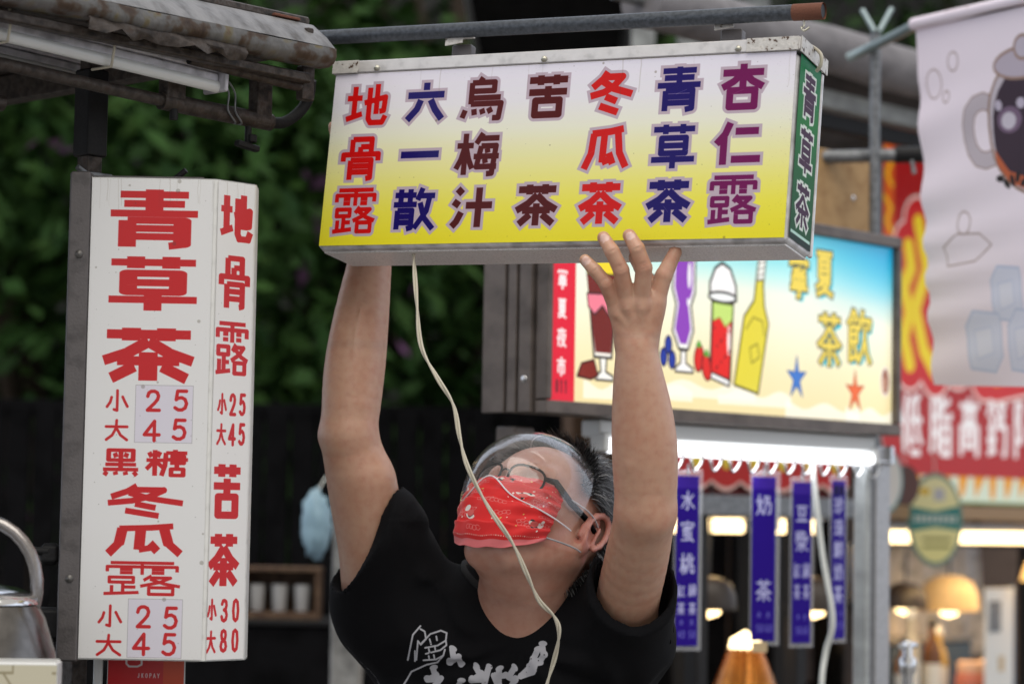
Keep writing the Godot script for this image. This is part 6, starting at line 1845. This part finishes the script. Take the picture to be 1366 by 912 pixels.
	var cl := at_stall("white_apron", "white cloth hanging behind the pendant lamps", "cloth", Vector3(3.1, -0.47, -1.78))
	var rows := []
	for y in 17:
		var row := []
		for x in 31:
			var u := x / 30.0
			var v := y / 16.0
			row.append(Vector3(0.0 + u * 0.66 + 0.01 * sin(v * 7.0), -v * (0.36 + 0.03 * sin(u * 9.0)), 0.025 * sin(u * 31.0 + v * 2.0) * (0.3 + v)))
		rows.append(row)
	part("cloth", Shape.new().sheet(rows, 0.002), mats.white_cloth, cl)
	part("rail", Shape.new().tube([Vector3(-0.2, 0.004, 0), Vector3(1.0, 0.004, 0)], 0.008, 8), mats.black_steel, cl)
	for x in [-0.19, 0.98]: part("rail_post", Shape.new().box(Vector3(x, -0.75, -0.01), Vector3(0.03, 1.52, 0.03), 0.003), mats.black_steel, cl)
	# white notice card at the right edge
	var nt := at_stall("notice_card", "white upright notice card at the right edge of the photo", "card", Vector3(3.02, -0.957, -1.26))
	part("card", Shape.new().box(Vector3(0.02, 0.18, 0), Vector3(0.17, 0.36, 0.006), 0.001), mats.white_ceramic, nt)
	part("print_block", Shape.new().box(Vector3(-0.01, 0.27, 0.0042), Vector3(0.07, 0.1, 0.002), 0.0004), mats.galvanised, nt)
	part("print_block", Shape.new().box(Vector3(0.03, 0.12, 0.0042), Vector3(0.03, 0.05, 0.002), 0.0004), mats.lamp_beige, nt)
	part("edge", Shape.new().box(Vector3(0.108, 0.18, -0.004), Vector3(0.02, 0.37, 0.006), 0.001), mat("card_blue", Color(0.03, 0.12, 0.26), 0.5), nt)
	# blue cold box on the far counter
	var cb := at_stall("blue_cool_box", "dark blue box behind the pink jars", "box", Vector3(3.1, -0.957, -1.62))
	part("box", Shape.new().box(Vector3(0, 0.085, 0), Vector3(0.5, 0.17, 0.14), 0.01), mat("box_blue", Color(0.035, 0.06, 0.1), 0.5), cb)
	part("lid", Shape.new().box(Vector3(0, 0.178, 0), Vector3(0.52, 0.016, 0.15), 0.004), mats.galvanised, cb)
	# walls that close the stalls at the back
	var wl := at_stall("stall_back_wall", "brown panel wall closing the stalls at the back", "wall", Vector3(3.4, -1.9473, -2.2))
	part("panel", Shape.new().box(Vector3(0.4, 1.1, 0), Vector3(3.6, 2.2, 0.05), 0.005), mats.wood, wl)
	part("skirting", Shape.new().box(Vector3(0.4, 0.06, 0.035), Vector3(3.6, 0.12, 0.02), 0.004), mats.black_steel, wl)


func crumple(r: Vector3, sd: int, rough: float) -> Shape:
	# a soft, creased bag standing on its base
	var f := FastNoiseLite.new()
	f.seed = sd; f.frequency = 1.6; f.fractal_octaves = 3
	var rows := []
	for y in 17:
		var row := []
		var a := lerpf(-PI / 2, PI / 2, y / 16.0)
		for x in 25:
			var b := TAU * x / 24.0
			var d := Vector3(cos(a) * cos(b), sin(a), cos(a) * sin(b))
			row.append((d * (1.0 + rough * 2.0 * f.get_noise_3dv(d * 1.5))) * r + Vector3(0, r.y, 0))
		rows.append(row)
	return Shape.new().sheet(rows)


# ---------------------------------------------------------------- roofs, fence, trees, ground
func roofs() -> void:
	# rolled awning and roof of the stalls
	var r := at_stall("rolled_awning", "thick grey rolled awning running back above the pole", "awning", Vector3(0, 0.745, -0.5))
	var path := []
	var radii := []
	for k in 30:
		var x := 0.3 + k * 0.12
		path.append(Vector3(x, 0.004 * sin(k * 1.3), 0)); radii.append(0.058 + 0.002 * sin(k * 0.9))
	part("roll", Shape.new().tube(path, radii, 28), mats.grey_canvas, r)
	part("axle", Shape.new().tube([Vector3(0.2, 0, 0), Vector3(3.9, 0, 0)], 0.012, 10), mats.galvanised, r)
	var t := at_stall("stall_roof", "sheet roof with grey edge beam over the far stalls", "roof", Vector3(0, 0.66, -0.62))
	part("edge_beam", Shape.new().box(Vector3(2.3, 0.0, 0), Vector3(2.8, 0.045, 0.03), 0.004), mats.pale_steel, t)
	part("under_beam", Shape.new().box(Vector3(2.3, -0.048, -0.03), Vector3(2.8, 0.04, 0.03), 0.004), mats.black_steel, t)
	part("fascia", Shape.new().box(Vector3(2.3, 0.062, -0.012), Vector3(2.8, 0.075, 0.012), 0.003), worn(mat("fascia_brown", Color(0.06, 0.045, 0.04), 0.7), mats.dirt, 1.5), t)
	part("sheet", Shape.new().box(Vector3(2.45, 0.12, -0.25), Vector3(2.9, 0.02, 0.6), 0.004), mats.grey_canvas, t)
	part("sheet", Shape.new().box(Vector3(3.0, 0.12, -1.3), Vector3(1.8, 0.02, 1.45), 0.004), mats.grey_canvas, t)
	for x in [2.0, 3.6]: part("post", Shape.new().box(Vector3(x, -1.3, -0.72), Vector3(0.05, 2.6, 0.05), 0.004), mats.black_steel, t)
	# black canopy behind the pipe
	var d := thing("dark_awning", "black flat awning behind the pipe, above the light box", "awning", Vector3(0.08, 3.02, -6.6))
	var rows := []
	for y in 13:
		var row := []
		for x in 9: row.append(Vector3(-0.22 + x * 0.055 + y * 0.004, 0.012 * sin(y * 1.1) * sin(x * 0.4) + absf(x - 4) * -0.006, -y * 0.19))
		rows.append(row)
	part("cloth", Shape.new().sheet(rows, 0.003), mats.dark_canvas, d)
	for x in [-0.225, 0.225]: part("side_bar", Shape.new().tube([Vector3(x, -0.03, 0.02), Vector3(x + 0.048, -0.03, -2.3)], 0.01, 10), mats.galvanised if x < 0 else mats.black_steel, d)
	for z in [-0.3, -2.2]: part("pole", Shape.new().tube([Vector3(0.23, -3.02, z), Vector3(0.235, -0.03, z)], 0.014, 10), mats.black_steel, d)
	# pale steel frame farther back
	var f := thing("steel_shelter", "pale grey steel shelter posts and rails high behind the pipe", "shelter", Vector3(0.4, 0, -7.4))
	for x in [-0.02, 0.135, 0.33]:
		part("upright", Shape.new().box(Vector3(x, 2.99, 0), Vector3(0.085, 0.82, 0.08), 0.006), mats.pale_steel, f)
		part("footing", Shape.new().box(Vector3(x, 1.29, 0), Vector3(0.07, 2.58, 0.07), 0.006), mats.black_steel, f)
	part("rail", Shape.new().box(Vector3(0.1, 3.2, 0.05), Vector3(0.75, 0.075, 0.06), 0.006), mats.pale_steel, f)
	part("rail", Shape.new().box(Vector3(0.1, 3.34, 0.05), Vector3(0.75, 0.05, 0.06), 0.006), mats.pale_steel, f)
	part("cap_plate", Shape.new().box(Vector3(-0.13, 3.18, 0.1), Vector3(0.2, 0.06, 0.05), 0.02), mats.pale_steel, f)


func behind_the_person() -> void:
	# black slatted fence
	var f := thing("black_fence", "black slatted metal fence under the trees", "fence", Vector3(-1.2, 0, -8.0))
	for k in 52: part("slat", Shape.new().box(Vector3(-2.2 + k * 0.085, 0.96, 0.012 * (k % 2)), Vector3(0.078, 1.86, 0.02), 0.004), mats.black_shutter, f)
	for y in [0.12, 1.0, 1.88]: part("rail", Shape.new().box(Vector3(0, y, -0.04), Vector3(4.6, 0.06, 0.04), 0.004), mats.black_shutter, f)
	for x in [-2.3, 0.0, 2.25]: part("post", Shape.new().box(Vector3(x, 0.97, -0.09), Vector3(0.07, 1.94, 0.06), 0.004), mats.black_shutter, f)
	# concrete pillar
	var p := thing("concrete_pillar", "weathered pale concrete pillar behind the raised left arm", "pillar", Vector3(-0.392, 0, -6.0))
	part("shaft", Shape.new().box(Vector3(0, 0.85, 0), Vector3(0.075, 1.7, 0.09), 0.008), mats.concrete, p)
	part("cap", Shape.new().box(Vector3(0, 1.715, 0), Vector3(0.09, 0.03, 0.105), 0.006), mats.concrete, p)
	var b := thing("blue_bag", "crumpled pale blue plastic bag hung beside the concrete pillar", "bag", Vector3(-0.466, 1.442, -5.9))
	var blue := mat("bag_blue", Color(0.26, 0.4, 0.48), 0.4)
	blue.backlight_enabled = true; blue.backlight = Color(0.3, 0.4, 0.5)
	part("bag", crumple(Vector3(0.036, 0.082, 0.03), 3, 0.14), blue, b)
	part("string", Shape.new().tube([Vector3(0, 0.16, 0), Vector3(0.02, 0.2, -0.03), Vector3(0.05, 0.21, -0.05)], 0.002, 6), mats.white_cable, b)
	# cabinet with a wooden tray of white cups
	var c := thing("dark_cabinet", "low dark cabinet under the tray of white cups", "cabinet", Vector3(-0.68, 0, -6.85))
	part("body", Shape.new().box(Vector3(0, 0.622, 0), Vector3(0.5, 1.244, 0.3), 0.006), mats.black_shutter, c)
	part("top", Shape.new().box(Vector3(0, 1.251, 0), Vector3(0.52, 0.014, 0.32), 0.003), mats.black_steel, c)
	var t := thing("cup_tray", "shallow wooden tray box holding white cups", "tray", Vector3(-0.633, 1.258, -6.8))
	t.scale = Vector3.ONE * 1.26
	part("base", Shape.new().box(Vector3(0, 0.008, 0), Vector3(0.18, 0.016, 0.1), 0.002), mats.wood, t)
	part("back_board", Shape.new().box(Vector3(0, 0.06, -0.046), Vector3(0.18, 0.09, 0.008), 0.002), mats.wood, t)
	part("top_board", Shape.new().box(Vector3(0, 0.109, 0), Vector3(0.184, 0.01, 0.1), 0.002), mats.wood, t)
	for s in [-1, 1]: part("side_board", Shape.new().box(Vector3(s * 0.085, 0.06, 0), Vector3(0.01, 0.09, 0.096), 0.002), mats.wood, t)
	for k in 3:
		solo("white_cup", Shape.new().lathe([Vector2(0.0, 0.0), Vector2(0.015, 0.001), Vector2(0.019, 0.06), Vector2(0.0205, 0.062), Vector2(0.0185, 0.06), Vector2(0.014, 0.006), Vector2(0.0, 0.005)], Transform3D(), 20), mats.cup_white, ["white cup on the left in the wooden tray", "middle white cup in the wooden tray", "white cup on the right in the wooden tray"][k], "cup", Vector3(-0.696 + k * 0.063, 1.279, -6.78), Vector3.ZERO, "white cups in the tray").scale = Vector3.ONE * 1.2


func tree(label: String, at: Vector3, high: float, wide: float, sd: int, leaves: int) -> void:
	var g := RandomNumberGenerator.new()
	g.seed = sd
	var t := thing("leafy_tree", label, "tree", at, Vector3.ZERO, "trees behind the fence")
	var trunk := Shape.new()
	var top := Vector3(g.randf_range(-0.2, 0.2), high * 0.45, g.randf_range(-0.2, 0.2))
	trunk.tube(bent([Vector3.ZERO, Vector3(0.04, high * 0.15, 0.02), top * 0.7, top], 4), [0.15, 0.14, 0.135, 0.13, 0.125, 0.12, 0.115, 0.11, 0.105, 0.1, 0.095, 0.09, 0.08], 12)
	var clumps := []
	for k in 16:
		var a := TAU * k / 16.0 * 2.4 + g.randf()
		var y := g.randf_range(0.2, 1.0) * high
		var reach := wide * g.randf_range(0.25, 1.0) * sqrt(clampf(1.15 - y / high, 0.1, 1.0))
		var c := Vector3(cos(a) * reach, y, sin(a) * reach * 0.8)
		clumps.append([c, wide * g.randf_range(0.28, 0.46)])
		var from := top * clampf(y / high * 1.2, 0.3, 1.0)
		trunk.tube(bent([from, from.lerp(c, 0.5) + Vector3(0, 0.1, 0), c], 3), [0.05, 0.042, 0.036, 0.03, 0.022, 0.016, 0.01], 7)
	part("trunk", trunk, mats.bark, t)
	var sh := Shape.new()
	for k in leaves:
		var c: Array = clumps[k % clumps.size()]
		var d: Vector3 = Vector3(g.randfn(), g.randfn() * 0.8, g.randfn()).normalized() * c[1] * pow(g.randf(), 0.45)
		var p: Vector3 = c[0] + d
		var n := (d.normalized() * 0.5 + Vector3(g.randf_range(-1, 1), g.randf_range(0, 1.4), g.randf_range(-1, 1))).normalized()
		var x := n.cross(Vector3(g.randf_range(-1, 1), g.randf_range(-1, 1), g.randf_range(-1, 1))).normalized()
		var y := n.cross(x)
		var s := g.randf_range(0.05, 0.1)
		var v := g.randf()
		sh.tint = Color(0.018, 0.044, 0.014).lerp(Color(0.04, 0.085, 0.022), v) if g.randf() > 0.01 else Color(0.16, 0.08, 0.16)
		var q := [sh.vert(p - x * s, n), sh.vert(p + y * s * 0.45 + n * s * 0.1, n), sh.vert(p + x * s, n), sh.vert(p - y * s * 0.45 + n * s * 0.1, n)]
		sh.quad(q[0], q[1], q[2], q[3])
	sh.tint = Color.WHITE
	part("crown", sh, mats.leaf, t)


func surroundings() -> void:
	var ground := Shape.new()
	ground.panel(Vector3(-150, 0, 150), Vector3(300, 0, 0), Vector3(0, 0, -300))
	setting("ground", ground, mats.paving)
	behind_the_person()
	tree("leafy tree with brown trunk behind the upright white light box", Vector3(-1.6, 0, -12.4), 6.4, 1.7, 11, 7000)
	tree("leafy tree filling the gap between the two light boxes", Vector3(-0.45, 0, -12.8), 6.4, 1.8, 12, 9000)
	tree("leafy tree behind the stall's left post", Vector3(0.9, 0, -13.6), 6.2, 1.8, 13, 6000)
	tree("leafy tree at the far left behind the canopy post", Vector3(-3.2, 0, -12.6), 6.8, 2.0, 14, 8000)
	tree("tall leafy tree behind the rolled awning on the right", Vector3(3.0, 0, -15.0), 7.6, 2.5, 15, 7000)
	tree("taller tree standing behind the others, in the middle", Vector3(-1.1, 0, -16.0), 8.8, 3.0, 16, 9000)
	tree("broad tall tree rising behind the left end of the fence", Vector3(-2.4, 0, -12.0), 9.0, 3.1, 17, 14000)
	var w := thing("back_building", "dark building behind the trees", "building", Vector3(0, 0, -21))
	part("wall", Shape.new().box(Vector3(0, 4.5, 0), Vector3(26, 9, 0.4), 0.02), worn(mat("back_wall", Color(0.03, 0.031, 0.03), 0.9), mats.dirt, 0.3), w)
	part("parapet", Shape.new().box(Vector3(0, 9.1, 0.05), Vector3(26.2, 0.25, 0.6), 0.02), mats.concrete, w)
	for x in 7:
		var o := part("window", Shape.new().box(Vector3(-9 + x * 3, 5.6, 0.215), Vector3(1.3, 1.5, 0.05), 0.01), mats.black_steel, w)
		part("sill", Shape.new().box(Vector3(-9 + x * 3, 4.8, 0.27), Vector3(1.5, 0.08, 0.14), 0.01), mats.concrete, o)


func _ready() -> void:
	# camera: long lens, from the lane at eye height
	var cam := Camera3D.new()
	cam.name = "camera"
	add_child(cam)
	cam.position = Vector3(0, 1.55, 0)
	cam.rotation_degrees = Vector3(4.12, 0, 1.0)
	var lens := CameraAttributesPhysical.new()
	lens.frustum_focal_length = 85.39
	lens.frustum_focus_distance = 3.46
	lens.exposure_aperture = 3.5
	lens.frustum_far = 400.0
	lens.frustum_near = 0.05
	cam.attributes = lens
	cam.current = true
	# overcast daylight
	var world := WorldEnvironment.new()
	world.name = "world"
	var env := Environment.new()
	env.background_mode = Environment.BG_SKY
	var air := ProceduralSkyMaterial.new()
	air.sky_top_color = Color(0.84, 0.87, 0.93)
	air.sky_horizon_color = Color(0.74, 0.77, 0.82)
	air.sky_curve = 0.25
	air.ground_horizon_color = Color(0.4, 0.4, 0.4)
	air.ground_bottom_color = Color(0.2, 0.2, 0.2)
	air.sky_energy_multiplier = 1.0
	var sky := Sky.new()
	sky.sky_material = air
	env.sky = sky
	env.tonemap_mode = Environment.TONE_MAPPER_LINEAR
	env.tonemap_exposure = 2.15
	env.sdfgi_enabled = true; env.ssao_enabled = true; env.ssil_enabled = true
	world.environment = env
	add_child(world)
	var sun := DirectionalLight3D.new()
	sun.name = "sun"
	sun.light_energy = 0.35
	sun.light_angular_distance = 60.0
	sun.light_color = Color(1.0, 0.98, 0.95)
	sun.shadow_enabled = true
	sun.rotation_degrees = Vector3(-62, 12, 0)
	add_child(sun)
	make_materials()
	surroundings()
	roofs()
	drinks_stall()
	drinks_board()
	red_stall()
	lamps_and_goods()
	banner_and_pole()
	left_stall()
	price_light_box()
	hanging_light_box()
	make_person()
	power_cord()
